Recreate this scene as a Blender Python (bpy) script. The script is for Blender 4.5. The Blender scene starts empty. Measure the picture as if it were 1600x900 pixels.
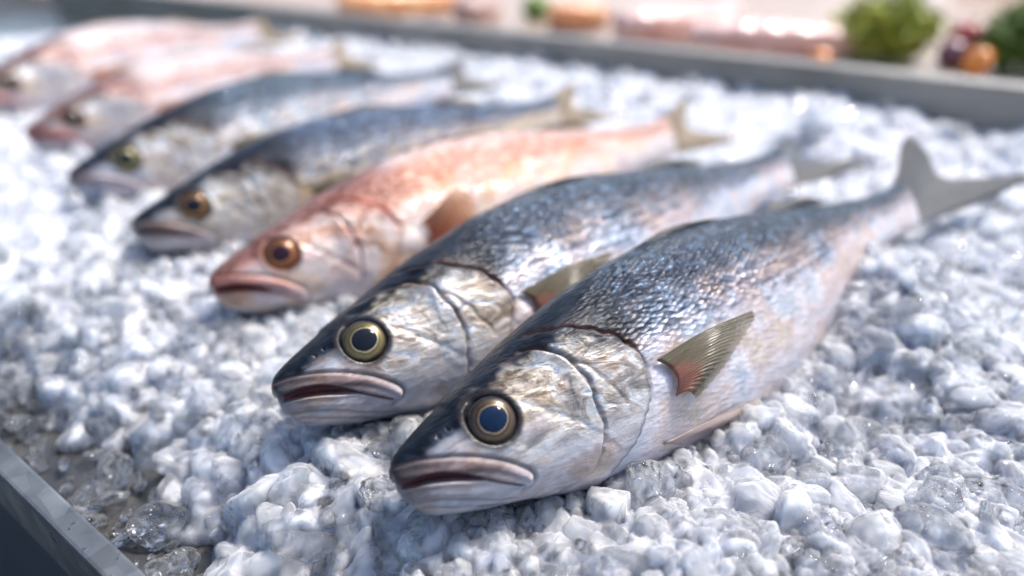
import bpy, math, random
import numpy as np
from mathutils import Vector, Matrix, kdtree, noise as mnoise

rng = np.random.default_rng(11)
random.seed(5)
R = math.radians
sc = bpy.context.scene
COL = sc.collection

# ------------------------------------------------------------------ camera
F = 1050.0
TILT = R(28.8)
H = 0.178
cd = bpy.data.cameras.new('camera')
cam = bpy.data.objects.new('camera', cd)
COL.objects.link(cam)
cam.location = (0, 0, H)
cam.rotation_euler = (math.pi / 2 - TILT, 0, 0)
cd.sensor_width = 36
cd.lens = 36 * F / 1600
cd.clip_start = 0.01
cd.clip_end = 200
sc.camera = cam
RIGHT = np.array([1., 0, 0])
UP = np.array([0, math.sin(TILT), math.cos(TILT)])
FWD = np.array([0, math.cos(TILT), -math.sin(TILT)])
CAM = np.array([0, 0, H])


def at(px, py, z=0.0):
    """world point at height z along the view ray of a photo pixel"""
    d = RIGHT * (px - 800) / F - UP * (py - 450) / F + FWD
    t = (z - H) / d[2]
    return CAM + d * t


def proj(p):
    q = np.asarray(p, float) - CAM
    zc = q @ FWD
    return 800 + F * (q @ RIGHT) / zc, 450 - F * (q @ UP) / zc, zc


# ------------------------------------------------------------------ helpers
def mesh_np(name, verts, faces, smooth=True):
    me = bpy.data.meshes.new(name)
    verts = np.asarray(verts, np.float32)
    me.vertices.add(len(verts))
    me.vertices.foreach_set('co', verts.ravel())
    if isinstance(faces, np.ndarray):
        n, k = faces.shape
        me.loops.add(n * k)
        me.loops.foreach_set('vertex_index', faces.astype(np.int32).ravel())
        me.polygons.add(n)
        me.polygons.foreach_set('loop_start', np.arange(0, n * k, k, dtype=np.int32))
        me.polygons.foreach_set('loop_total', np.full(n, k, np.int32))
    else:
        me.clear_geometry()
        me.from_pydata([tuple(v) for v in verts.tolist()], [], faces)
    me.update(calc_edges=True)
    me.validate()
    if smooth:
        me.polygons.foreach_set('use_smooth', np.ones(len(me.polygons), bool))
    return me


def fattr(me, name, vals):
    a = me.attributes.new(name, 'FLOAT', 'POINT')
    a.data.foreach_set('value', np.asarray(vals, np.float32).ravel())


def vattr(me, name, vals):
    a = me.attributes.new(name, 'FLOAT_VECTOR', 'POINT')
    a.data.foreach_set('vector', np.asarray(vals, np.float32).ravel())


def obj(name, me, mat=None, parent=None):
    o = bpy.data.objects.new(name, me)
    COL.objects.link(o)
    if mat:
        o.data.materials.append(mat)
    if parent:
        o.parent = parent
    return o


def tag(o, label, cat, group=None):
    o['label'] = label
    o['category'] = cat
    if group:
        o['group'] = group
    return o


def thing(name, label, cat, mw=None, group=None):
    o = bpy.data.objects.new(name, None)
    o.empty_display_size = 0.02
    COL.objects.link(o)
    if mw is not None:
        o.matrix_world = mw
    return tag(o, label, cat, group)


class NT:
    """tiny node tree builder"""

    def __init__(s, name):
        s.m = bpy.data.materials.new(name)
        s.m.use_nodes = True
        s.t = s.m.node_tree
        s.t.nodes.clear()
        s.out = s.t.nodes.new('ShaderNodeOutputMaterial')

    def n(s, typ, ins=None, **kw):
        nd = s.t.nodes.new(typ)
        for k, v in kw.items():
            setattr(nd, k, v)
        for k, v in (ins or {}).items():
            s.set(nd.inputs[k], v)
        return nd

    def set(s, sock, v):
        if isinstance(v, bpy.types.NodeSocket):
            s.t.links.new(v, sock)
        elif hasattr(v, 'outputs'):
            s.t.links.new(v.outputs[0], sock)
        else:
            if sock.type == 'RGBA' and len(v) == 3:
                v = (*v, 1)
            sock.default_value = v

    def math(s, op, a, b=None, c=None, clamp=False):
        nd = s.n('ShaderNodeMath', operation=op, use_clamp=clamp)
        s.set(nd.inputs[0], a)
        if b is not None:
            s.set(nd.inputs[1], b)
        if c is not None:
            s.set(nd.inputs[2], c)
        return nd.outputs[0]

    def vmath(s, op, a, b=None):
        nd = s.n('ShaderNodeVectorMath', operation=op)
        s.set(nd.inputs[0], a)
        if b is not None:
            s.set(nd.inputs[1], b)
        return nd.outputs['Value'] if op in ('DOT_PRODUCT', 'LENGTH', 'DISTANCE') else nd.outputs[0]

    def mix(s, fac, a, b, blend='MIX'):
        nd = s.n('ShaderNodeMix', data_type='RGBA', blend_type=blend)
        s.set(nd.inputs[0], fac)
        s.set(nd.inputs[6], a)
        s.set(nd.inputs[7], b)
        return nd.outputs[2]

    def fmix(s, fac, a, b):
        nd = s.n('ShaderNodeMix', data_type='FLOAT')
        s.set(nd.inputs[0], fac)
        s.set(nd.inputs[2], a)
        s.set(nd.inputs[3], b)
        return nd.outputs[0]

    def ramp(s, fac, stops, interp='LINEAR'):
        nd = s.n('ShaderNodeValToRGB')
        cr = nd.color_ramp
        cr.interpolation = interp
        while len(cr.elements) < len(stops):
            cr.elements.new(0.5)
        for e, (p, c) in zip(cr.elements, stops):
            e.position = p
            e.color = (*c, 1) if len(c) == 3 else c
        s.set(nd.inputs[0], fac)
        return nd.outputs[0]

    def sstep(s, v, a, b):
        nd = s.n('ShaderNodeMapRange', interpolation_type='SMOOTHSTEP')
        s.set(nd.inputs[0], v)
        nd.inputs[1].default_value = a
        nd.inputs[2].default_value = b
        return nd.outputs[0]

    def noise(s, vec, scale, detail=4, rough=0.55, dist=0.0, out='Fac'):
        nd = s.n('ShaderNodeTexNoise')
        if vec is not None:
            s.set(nd.inputs['Vector'], vec)
        nd.inputs['Scale'].default_value = scale
        nd.inputs['Detail'].default_value = detail
        nd.inputs['Roughness'].default_value = rough
        nd.inputs['Distortion'].default_value = dist
        return nd.outputs[out]

    def attr(s, name, out='Fac'):
        return s.n('ShaderNodeAttribute', attribute_name=name).outputs[out]

    def bump(s, h, strength=0.5, dist=0.001, normal=None):
        nd = s.n('ShaderNodeBump')
        nd.inputs['Strength'].default_value = strength
        nd.inputs['Distance'].default_value = dist
        s.set(nd.inputs['Height'], h)
        if normal is not None:
            s.set(nd.inputs['Normal'], normal)
        return nd.outputs[0]

    def bsdf(s, **kw):
        nd = s.n('ShaderNodeBsdfPrincipled')
        for k, v in kw.items():
            s.set(nd.inputs[k.replace('_', ' ')], v)
        return nd

    def done(s, sh):
        s.t.links.new(sh if isinstance(sh, bpy.types.NodeSocket) else sh.outputs[0], s.out.inputs[0])
        return s.m


# ------------------------------------------------------------------ fish shape (body length 1: snout x=0, tail base x=1; dorsal +z; the flank we see -y)
TOP = [(0, .004), (.004, .009), (.010, .013), (.026, .020), (.06, .032), (.094, .043), (.13, .056), (.169, .068), (.22, .081), (.333, .100),
       (.42, .103), (.495, .099), (.6, .085), (.702, .066), (.8, .047), (.9, .034), (.95, .032), (1.0, .035)]
BOT = [(0, -.022), (.004, -.034), (.010, -.043), (.022, -.053), (.06, -.069), (.115, -.087), (.17, -.103), (.24, -.120), (.33, -.138),
       (.42, -.148), (.5, -.146), (.6, -.124), (.7, -.092), (.8, -.064), (.9, -.049), (.95, -.048), (1, -.050)]
WID = [(0, .006), (.004, .014), (.010, .020), (.022, .029), (.05, .041), (.09, .053), (.13, .060), (.19, .066), (.26, .071), (.34, .073), (.45, .071),
       (.55, .063), (.65, .051), (.75, .038), (.85, .026), (.93, .017), (1, .011)]


def smooth_interp(pts):
    p = np.array(pts)
    x, y = p[:, 0], p[:, 1]
    d = np.diff(y) / np.diff(x)
    m = np.zeros(len(x))
    m[1:-1] = np.where(d[:-1] * d[1:] > 0, 2 * d[:-1] * d[1:] / (d[:-1] + d[1:] + 1e-12), 0)
    m[0], m[-1] = d[0], d[-1]

    def f(t):
        t = np.asarray(t, float)
        i = np.clip(np.searchsorted(x, t) - 1, 0, len(x) - 2)
        h = x[i + 1] - x[i]
        u = (t - x[i]) / h
        return ((2 * u**3 - 3 * u**2 + 1) * y[i] + (u**3 - 2 * u**2 + u) * h * m[i]
                + (-2 * u**3 + 3 * u**2) * y[i + 1] + (u**3 - u**2) * h * m[i + 1])
    return f


fT, fB, fW = smooth_interp(TOP), smooth_interp(BOT), smooth_interp(WID)


def zmid(x):
    return fB(x) + (fT(x) - fB(x)) * 0.50


def surf_y(x, z):
    """half width of the body at (x, z)"""
    x = np.asarray(x, float)
    zm = zmid(x)
    h = np.where(z > zm, fT(x) - zm, zm - fB(x))
    q = np.clip(np.abs(z - zm) / h, 0, 1)
    return fW(x) * np.sqrt(np.clip(1 - q**2.15, 0, 1))


def polydist(x, z, pts):
    """unsigned distance to a polyline, the signed side of its nearest segment, and how far along it"""
    pts = np.array(pts, float)
    best = np.full(x.shape, 1e9)
    side = np.zeros(x.shape)
    along = np.zeros(x.shape)
    n = len(pts) - 1
    for i in range(n):
        a, b = pts[i], pts[i + 1]
        ab = b - a
        t = np.clip(((x - a[0]) * ab[0] + (z - a[1]) * ab[1]) / (ab @ ab), 0, 1)
        dx, dz = x - a[0] - t * ab[0], z - a[1] - t * ab[1]
        d = np.hypot(dx, dz)
        s = np.sign(ab[0] * dz - ab[1] * dx)
        m = d < best
        best = np.where(m, d, best)
        side = np.where(m, s, side)
        along = np.where(m, (i + t) / n, along)
    return best, side, along


def spline(pts, k=8):
    """Catmull-Rom through points"""
    p = np.array(pts, float)
    p = np.vstack([2 * p[0] - p[1], p, 2 * p[-1] - p[-2]])
    out = []
    for i in range(1, len(p) - 2):
        for u in np.linspace(0, 1, k, endpoint=False):
            out.append(0.5 * (2 * p[i] + (p[i + 1] - p[i - 1]) * u + (2 * p[i - 1] - 5 * p[i] + 4 * p[i + 1] - p[i + 2]) * u**2
                              + (3 * p[i] - p[i - 1] - 3 * p[i + 1] + p[i + 2]) * u**3))
    out.append(p[-2])
    return np.array(out)


def ss(v, a, b):
    t = np.clip((v - a) / (b - a), 0, 1)
    return t * t * (3 - 2 * t)


EYE = np.array([.090, .008])
EYE_R = .0228

def sh(pts, k=1.0, dx=0.0, dz=0.0):
    return [(a * k + dx, b + dz) for a, b in pts]


C_LIPTOP = spline(sh([(-.01, .003), (.0, .003), (.02, .002), (.05, -.008), (.08, -.024), (.104, -.042), (.116, -.055), (.114, -.063), (.104, -.066)], .93), 6)
C_SLIT = spline(sh([(-.01, -.013), (.0, -.013), (.02, -.014), (.041, -.021), (.063, -.034), (.085, -.049), (.104, -.061)], .93), 6)
C_CHIN = spline(sh([(-.01, -.030), (.0, -.031), (.02, -.036), (.045, -.046), (.075, -.062), (.10, -.072)], .93), 6)
C_CHIN2 = spline(sh([(.012, -.040), (.03, -.049), (.055, -.060), (.09, -.075), (.13, -.087)], .93), 6)
C_PRE = spline(sh([(.150, .047), (.172, .048), (.190, .041), (.200, .028), (.206, .008), (.209, -.02), (.206, -.045), (.198, -.068), (.182, -.083), (.160, -.090)], 1, -.018), 6)
C_PRE2 = spline(sh([(.212, .022), (.226, .004), (.238, -.016), (.244, -.034)], 1, -.022), 6)
C_OP = spline(sh([(.192, .060), (.215, .060), (.24, .053), (.262, .040), (.283, .022), (.296, -.005), (.293, -.030), (.280, -.055), (.252, -.082), (.215, -.104), (.185, -.118), (.16, -.129)], 1, -.034), 6)
C_RIDGE = spline(sh([(.085, .034), (.11, .041), (.14, .044), (.165, .046), (.19, .043)], 1, -.014), 6)
C_CROWN = spline([(-.02, .001), (.0, .003), (.022, .007), (.045, .013), (.066, .018), (.080, .031), (.10, .035), (.13, .040), (.155, .044), (.175, .046), (.195, .038), (.22, .024), (.245, .010), (.262, .004), (.28, .030), (.32, .055)], 6)


def make_body(name, nh, nb, nv, seed, open_mouth=1.0):
    r = np.random.default_rng(seed)
    u = np.linspace(0, 1, nh)
    xh = .32 * (0.35 * u + 0.65 * u**1.9) / 1.0
    xb = np.linspace(.32, 1.0, nb + 1)[1:]
    X = np.concatenate([xh, xb])
    X[0] = 0.0
    v = np.linspace(0, 2 * np.pi, nv, endpoint=False)
    XX, VV = np.meshgrid(X, v, indexing='ij')
    zt, zb, w = fT(XX), fB(XX), fW(XX)
    zm = zmid(XX)
    c, s_ = np.cos(VV), np.sin(VV)
    e = 2 / 2.15
    yy = -w * np.sign(c) * np.abs(c)
    hh = np.where(s_ > 0, zt - zm, zm - zb)
    zz = zm + hh * np.sign(s_) * np.abs(s_)**e
    P = np.stack([XX, yy, zz], -1)
    # normals
    du = np.gradient(P, axis=0)
    dv = np.roll(P, -1, 1) - np.roll(P, 1, 1)
    N = np.cross(dv, du)
    N /= np.linalg.norm(N, axis=-1, keepdims=True) + 1e-12
    cen = np.stack([XX, 0 * XX, zm], -1)
    if ((P - cen) * N).sum(-1).mean() < 0:
        N = -N
    x, z = XX, zz
    D = np.zeros_like(x)
    x_true, z_true = x, z

    def wob(a, b, k):
        return (np.sin(a * 90 + 1.3 * k) * np.sin(b * 110 + 2.1 * k) + .6 * np.sin(a * 210 - b * 170 + k) + .4 * np.sin(a * 420 + b * 380 + 2 * k))
    fade = ss(x, .10, .16)
    x = x + .0016 * fade * wob(XX, z_true, 1.0 + seed)
    z = z + .0012 * fade * wob(z_true, XX, 2.0 + seed)
    thick = .55 + .45 * np.sin(XX * 130 + z_true * 90 + seed) * np.sin(z_true * 160 + seed)
    # operculum step
    d, sd, al = polydist(x, z, C_OP)
    sgn = sd  # which side is the head?  tested below with a point on the cheek
    t0 = polydist(np.array([.15]), np.array([0.0]), C_OP)[1][0]
    sg = d * np.where(sgn == t0, 1, -1)          # + on the head
    top_fade = ss(al, .0, .12)
    D += .0058 * ss(sg, -.0014, .0036) * ss(x, .13, .2) * top_fade * (1 - ss(sg, .01, .09) * .75)
    D -= .0036 * np.exp(-((sg + .0012) / .0022)**2) * (x < .31) * top_fade * (.5 + .5 * thick)
    m_op = np.exp(-((sg + .0006) / (.0012 + .0020 * thick))**2) * (x < .31) * ss(al, 0, .1) * (1 - .75 * ss(al, .42, .6)) * (.5 + .5 * thick)
    m_opedge = np.exp(-((sg - .004) / .003)**2) * (x < .34)
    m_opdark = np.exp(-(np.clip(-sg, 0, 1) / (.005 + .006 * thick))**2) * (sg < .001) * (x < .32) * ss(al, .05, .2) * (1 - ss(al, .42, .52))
    m_head = ss(sg, -.001, .001) * (x < .29)
    m_head = np.maximum(m_head, (1 - ss(XX, .14, .17)))
    # preopercle
    d, sd, al = polydist(x, z, C_PRE)
    t0 = polydist(np.array([.15]), np.array([0.0]), C_PRE)[1][0]
    sg = d * np.where(sd == t0, 1, -1)
    near = (d < .03)
    D += .0028 * ss(sg, -.002, .003) * np.exp(-(np.clip(sg, 0, 1) / .02)**2) * near * ss(al, 0, .2) * (1 - ss(al, .85, 1))
    D -= .0040 * np.exp(-((sg + .0015) / .0025)**2) * near * ss(al, 0, .15) * (1 - .6 * ss(al, .55, 1))
    m_pre = np.exp(-((sg + .001) / (.0012 + .0024 * thick))**2) * near * (1 - .75 * ss(al, .45, .9)) * (.55 + .45 * thick)
    d, sd, al = polydist(x, z, C_PRE2)
    D -= .0014 * np.exp(-(d / .002)**2)
    m_pre = np.maximum(m_pre, .6 * np.exp(-(d / .0020)**2))
    # ridge over the eye
    d, sd, al = polydist(x, z, C_RIDGE)
    D += .0022 * np.exp(-(d / .004)**2)
    # cheek folds
    for k in range(5):
        x0 = .118 + .012 * k
        cz = spline([(x0, .012 - .01 * k), (x0 + .02, -.004 - .012 * k), (x0 + .035, -.026 - .012 * k)], 6)
        d, _, _ = polydist(x, z, cz)
        D -= .0006 * np.exp(-(d / .003)**2)
    x, z = x_true, z_true
    # eye socket
    rr = np.hypot(x - EYE[0], (z - EYE[1]))
    D += .0010 * np.exp(-((rr - EYE_R - .0045) / .0036)**2)
    D -= .0075 * (1 - ss(rr, EYE_R - .003, EYE_R + .001))
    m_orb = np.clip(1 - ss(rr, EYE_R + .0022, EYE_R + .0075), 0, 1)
    m_brow = np.exp(-((rr - EYE_R - .004) / .006)**2) * ss(z - EYE[1] + .4 * (EYE[0] - x), -.01, .03)
    # lips
    d1, s1, a1 = polydist(x, z, C_LIPTOP)
    d2, s2, a2 = polydist(x, z, C_SLIT)
    t1 = polydist(np.array([.05]), np.array([-.02]), C_LIPTOP)[1][0]
    below_top = np.where(s1 == t1, d1, -d1)
    t2 = polydist(np.array([.05]), np.array([-.012]), C_SLIT)[1][0]
    above_slit = np.where(s2 == t2, d2, -d2)
    lipx = 1 - ss(x, .105, .113)
    upper = ss(below_top, -.0006, .003) * ss(above_slit, -.001, .003) * lipx
    D += .0026 * upper * (.55 + .45 * np.sin(np.clip(above_slit / (above_slit + np.abs(below_top) + 1e-6), 0, 1) * np.pi))
    D -= .0030 * np.exp(-((below_top + .001) / .0020)**2) * (x < .116) * ss(a1, .1, .3)
    m_liptop = np.exp(-((below_top + .0005) / .0018)**2) * (x < .116)
    d3, s3, a3 = polydist(x, z, C_CHIN)
    t3 = polydist(np.array([.05]), np.array([-.045]), C_CHIN)[1][0]
    above_chin = np.where(s3 == t3, d3, -d3)
    lower = ss(-above_slit, -.0005, .003) * ss(above_chin, -.004, .006) * (1 - ss(x, .075, .098))
    D += .0007 * lower
    D -= .0016 * np.exp(-((above_chin + .001) / .0018)**2) * (1 - ss(x, .08, .11))
    d4, _, _ = polydist(x, z, C_CHIN2)
    D -= .0013 * np.exp(-(d4 / .0018)**2)
    m_chin = np.maximum(.6 * np.exp(-((above_chin + .001) / .0016)**2) * (1 - ss(x, .08, .11)), .6 * np.exp(-(d4 / .0016)**2))
    # mouth opening: gap between the lips, widest at x = .035
    gap = open_mouth * .0042 * np.clip(np.sin(np.clip((x + .02) / .088, 0, 1) * np.pi), 0, 1)**1.0
    gap = np.maximum(gap, .0007 * (1 - ss(x, .093, .1)))
    below = -above_slit - gap * .45          # centre the gap just under the curve
    mo = (1 - ss(np.abs(below), gap * .65, gap * 1.1 + .0008)) * (x < .100)
    D -= .017 * mo * np.clip(gap / .0045, .12, 1)
    m_mouth = mo
    m_lip = np.clip(np.maximum(upper, lower * .6), 0, 1) * (1 - mo)
    # nostrils
    for (nx_, nz_, nr) in ((.043, .013, .0018), (.053, .016, .0014)):
        q = np.hypot(x - nx_, z - nz_)
        D -= .0022 * np.exp(-(q / nr)**2)
        D += .0004 * np.exp(-((q - nr * 1.7) / (nr * .7))**2)
    m_nos = np.exp(-(np.hypot(x - .043, z - .013) / .0020)**2)
    # fleshy base of the pectoral fin
    q = np.hypot((x - .280) / 1.25, (z + .036) / .9)
    D += .0030 * (1 - ss(q, .002, .026))
    m_pect = (1 - ss(q, .010, .022))
    # fine wrinkles along the jaws
    D -= .0005 * m_lip * np.sin(above_slit / .0016 + 3 * np.sin(x * 60)) * ss(np.abs(above_slit), .002, .005)
    dc, sc_, ac = polydist(x + .004 * wob(z, x, 3), z + .003 * wob(x, z, 4), C_CROWN)
    tc_ = polydist(np.array([.1]), np.array([.06]), C_CROWN)[1][0]
    m_crown = ss(np.where(sc_ == tc_, dc, -dc), -.004 - .008 * ss(x, .17, .21), .004 + .010 * ss(x, .17, .21)) * (1 - ss(x, .26, .31))
    # lateral line and gentle lumps
    zl = zmid(x) + .30 * (zt - zm) * (1 - .5 * x)
    D -= .0007 * np.exp(-((z - zl) / .0022)**2) * ss(x, .3, .36)
    ph = r.uniform(0, 6.28, 6)
    D += .0010 * (np.sin(21 * x + 13 * z + ph[0]) * np.sin(17 * x - 30 * z + ph[1]) + .6 * np.sin(45 * x + 60 * z + ph[2]) * np.sin(70 * z - 30 * x + ph[3])) * ss(x, .05, .2)
    D *= np.clip(w / .012, 0, 1)
    P = P + N * D[..., None]
    hgt = (z - zb) / np.maximum(zt - zb, 1e-6)
    arc = z + .8 * (w - np.abs(yy)) * np.sign(z - zm)
    nx = len(X)
    idx = np.arange(nx * nv).reshape(nx, nv)
    a_ = idx[:-1]
    b_ = idx[1:]
    quads = np.stack([a_, np.roll(a_, -1, 1), np.roll(b_, -1, 1), b_], -1).reshape(-1, 4)
    V = P.reshape(-1, 3)
    # close the snout and the tail end
    c0 = P[0].mean(0) + np.array([-.001, 0, 0])
    c1 = P[-1].mean(0) + np.array([.004, 0, 0])
    V = np.vstack([V, c0, c1])
    n0, n1 = nx * nv, nx * nv + 1
    i0, i1 = idx[0], idx[-1]
    capq = np.concatenate([np.stack([np.full(nv // 2, n0), np.roll(i0, -2)[::2], np.roll(i0, -1)[::2], i0[::2]], -1),
                           np.stack([np.full(nv // 2, n1), i1[::2], np.roll(i1, -1)[::2], np.roll(i1, -2)[::2]], -1)])
    faces = np.concatenate([quads, capq])
    me = mesh_np(name, V, faces[:, ::-1] if False else faces)

    def put(nm, arr, c0v=None):
        arr = arr.reshape(-1)
        fattr(me, nm, np.concatenate([arr, [arr[:nv].mean() if c0v is None else c0v, arr[-1]]]))
    put('mouth', m_mouth)
    put('lip', m_lip)
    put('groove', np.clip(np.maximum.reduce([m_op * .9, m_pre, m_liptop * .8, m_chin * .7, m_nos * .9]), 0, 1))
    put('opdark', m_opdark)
    put('opedge', m_opedge)
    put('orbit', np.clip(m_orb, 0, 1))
    put('brow', m_brow)
    put('head', m_head)
    put('crown', m_crown)
    put('pect', m_pect)
    put('hgt', np.clip(hgt, 0, 1))
    rest = np.stack([x, arc, yy], -1).reshape(-1, 3)
    vattr(me, 'rest', np.vstack([rest, rest[:nv].mean(0), rest[-1]]))
    return me


def grid_fin(name, B, T, nr=46, nl=26, thick=.0012, ripple=.0006, rays=18, bulge=(0, 0, 0), ragged=.05, seed=1, curl=(0, 0, 0)):
    """a fin: rays run from the base curve B to the edge curve T"""
    r = np.random.default_rng(seed)
    s = np.linspace(0, 1, nr)
    l = np.linspace(0, 1, nl)

    def curve(C):
        C = np.array(C, float)
        sp = spline(C, 10)
        q = np.linspace(0, 1, len(sp))
        return np.stack([np.interp(s, q, sp[:, k]) for k in range(3)], -1)
    b, t = curve(B), curve(T)
    jag = 1 - ragged * (.9 * r.random(nr) + .35 * np.abs(np.sin(s * np.pi * rays)))
    Pt = b[:, None] + (t - b)[:, None] * (l[None, :, None] * jag[:, None, None])
    Pt = Pt + np.array(bulge) * np.sin(l * np.pi)[None, :, None] + np.array(curl) * (l**2)[None, :, None]
    du = np.gradient(Pt, axis=0)
    dv = np.gradient(Pt, axis=1)
    N = np.cross(du, dv)
    N /= np.linalg.norm(N, axis=-1, keepdims=True) + 1e-12
    rp = ripple * np.sin(s * np.pi * 2 * rays)[:, None] * (0.3 + .7 * l)[None, :]
    wob = .003 * np.sin(s * 7 + seed)[:, None] * (l**1.5)[None]
    Pt = Pt + N * (rp + wob)[..., None]
    th = thick * (1.15 - l)[None, :, None]
    A, Bk = Pt + N * th, Pt - N * th
    V = np.concatenate([A.reshape(-1, 3), Bk.reshape(-1, 3)])
    i = np.arange(nr * nl).reshape(nr, nl)
    q1 = np.stack([i[:-1, :-1], i[1:, :-1], i[1:, 1:], i[:-1, 1:]], -1).reshape(-1, 4)
    q2 = q1[:, ::-1] + nr * nl
    rim = []
    loop = list(i[:, 0]) + list(i[-1, 1:]) + list(i[::-1, -1][1:]) + list(i[0, ::-1][1:])
    loop = loop[:-1] if loop[-1] == loop[0] else loop
    for a, c in zip(loop, loop[1:] + loop[:1]):
        rim.append((c, a, a + nr * nl, c + nr * nl))
    me = mesh_np(name, V, np.concatenate([q1, q2, np.array(rim)]))
    fuv = np.stack([np.repeat(s, nl), np.tile(l, nr), np.zeros(nr * nl)], -1)
    vattr(me, 'fuv', np.vstack([fuv, fuv]))
    return me


def make_eye(name, R_, hgt, r0=0.0, n=64, m=26):
    rad = np.linspace(0, 1, m)
    ang = np.linspace(0, 2 * np.pi, n, endpoint=False)
    rr, aa = np.meshgrid(rad[1:], ang, indexing='ij')
    zz = hgt * np.sqrt(np.clip(1 - .98 * rr**2, 0, 1))
    V = [np.array([[0, 0, hgt]]), np.stack([rr * R_ * np.cos(aa), rr * R_ * np.sin(aa), zz], -1).reshape(-1, 3),
         np.stack([R_ * .97 * np.cos(ang), R_ * .97 * np.sin(ang), np.full(n, -hgt * .9)], -1), np.array([[0, 0, -hgt]])]
    nring = m - 1
    f = []
    for j in range(n):
        f.append((0, 1 + j, 1 + (j + 1) % n))
    for i in range(nring):
        for j in range(n):
            a = 1 + i * n + j
            b = 1 + i * n + (j + 1) % n
            f.append((a, a + n, b + n, b))
    last = 1 + (nring + 1) * n
    for j in range(n):
        f.append((last, last - n + (j + 1) % n, last - n + j))
    V = np.vstack(V)
    me = mesh_np(name, V, f)
    fattr(me, 'er', np.hypot(V[:, 0], V[:, 1]) / R_)
    return me


# ------------------------------------------------------------------ fish materials
def skin_material(name, P):
    t = NT(name)
    rest = t.attr('rest', 'Vector')
    hgt = t.attr('hgt')
    sep = t.n('ShaderNodeSeparateXYZ', {0: rest})
    x = sep.outputs[0]
    so = P.get('off', 0.0)
    rv = t.vmath('ADD', rest, (so, so * .7, 0))
    streak = t.vmath('MULTIPLY', rv, (1.0, 3.2, 1.0))
    n1 = t.noise(streak, 9, 5, .6)
    n2 = t.noise(streak, 34, 4, .6)
    n3 = t.noise(rv, 14, 4, .6, .6)
    n4 = t.noise(rv, 60, 4, .65)
    head = t.attr('head')
    # how high on the flank, made ragged by streaks
    hh = t.math('ADD', hgt, t.math('MULTIPLY', t.math('SUBTRACT', n1, .5), t.fmix(head, .30, .18)))
    hh = t.math('ADD', hh, t.math('MULTIPLY', t.math('SUBTRACT', n2, .5), t.fmix(head, .26, .10)))
    body_c = t.ramp(hh, P['ramp'])
    head_c = t.ramp(hh, P['hramp'])
    col = t.mix(head, body_c, head_c)
    # iridescent silver: pale blue, pink, gold
    iri = t.ramp(n3, P['iri'])
    low = t.math('MULTIPLY', t.math('SUBTRACT', 1.0, t.sstep(hh, .62, .86)), P.get('iri_w', .55))
    col = t.mix(low, col, iri)
    # gold brown smears on the cheek
    cheek = t.math('MULTIPLY', head, t.math('MULTIPLY', t.sstep(t.noise(t.vmath('MULTIPLY', rv, (1, 2.2, 1)), 26, 5, .65, 1.2), .50, .72), t.sstep(hgt, .36, .62)))
    col = t.mix(t.math('MULTIPLY', cheek, .75), col, P['cheek'])
    tcx = t.math('SUBTRACT', x, .06)
    fv = t.n('ShaderNodeCombineXYZ', {0: t.math('MULTIPLY', t.math('ADD', x, t.math('MULTIPLY', sep.outputs[1], -.45)), 24.0), 1: t.math('MULTIPLY', t.math('ADD', sep.outputs[1], t.math('MULTIPLY', x, .45)), 40.0), 2: so})
    foil = t.noise(fv, 1.0, 4, .55, 1.3)
    fmask = t.math('MULTIPLY', t.math('MULTIPLY', head, t.sstep(x, .055, .10)), t.math('MULTIPLY', t.sstep(hgt, .22, .46), t.sstep(t.noise(rv, 20, 3, .5), .22, .50)))
    col = t.mix(t.math('MULTIPLY', fmask, P.get('foil_w', .62)), col, t.ramp(foil, P['foil']))
    # scales on the body
    sv = t.vmath('MULTIPLY', rest, (104, 205, 0))
    svw = t.vmath('ADD', sv, t.vmath('MULTIPLY', t.vmath('SUBTRACT', t.noise(rv, 30, 2, .5, out='Color'), (.5, .5, .5)), (.9, .9, 0)))
    sepv = t.n('ShaderNodeSeparateXYZ', {0: svw})
    dia = t.n('ShaderNodeCombineXYZ', {0: t.math('ADD', sepv.outputs[0], sepv.outputs[1]), 1: t.math('SUBTRACT', sepv.outputs[0], sepv.outputs[1])})
    vor = t.n('ShaderNodeTexVoronoi', {'Vector': dia, 'Scale': .62, 'Randomness': .38}, voronoi_dimensions='2D')
    cellc = t.n('ShaderNodeSeparateColor', {0: vor.outputs['Color']})
    body = t.math('MULTIPLY', t.math('SUBTRACT', 1.0, head), t.sstep(x, .20, .30))
    back = t.sstep(hh, P.get('b0', .52), P.get('b1', .74))
    flake = t.math('MULTIPLY', t.math('MULTIPLY', t.sstep(cellc.outputs[0], .60, .70), body), t.math('MULTIPLY', back, t.sstep(n2, .36, .60)))
    col = t.mix(t.math('MULTIPLY', flake, P.get('flake', .30)), col, P['flakec'])
    dk = t.math('MULTIPLY', t.math('MULTIPLY', t.sstep(cellc.outputs[1], .60, .85), body), t.sstep(hh, .45, .62))
    col = t.mix(t.math('MULTIPLY', dk, P.get('dark', .55)), col, P['darkc'])
    edge = t.math('MULTIPLY', t.math('MULTIPLY', t.sstep(vor.outputs['Distance'], .42, .66), body), t.fmix(back, .12, .75))
    col = t.mix(edge, col, P['edgec'])
    st2 = t.noise(t.vmath('MULTIPLY', rv, (1.0, 6.5, 1)), 16, 4, .62, .3)
    stm = t.math('MULTIPLY', t.math('MULTIPLY', t.sstep(st2, .50, .64), body), t.math('MULTIPLY', t.sstep(hgt, .42, .60), t.math('SUBTRACT', 1.0, t.sstep(hgt, .9, 1.0))))
    col = t.mix(t.math('MULTIPLY', stm, P.get('streak_w', .72)), col, P['darkc'])
    # brown freckles along the side, more toward the tail
    fr = t.math('MULTIPLY', t.sstep(t.noise(streak, 75, 3, .6), .54, .66), t.sstep(t.noise(rv, 8, 3, .5), .34, .56))
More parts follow.
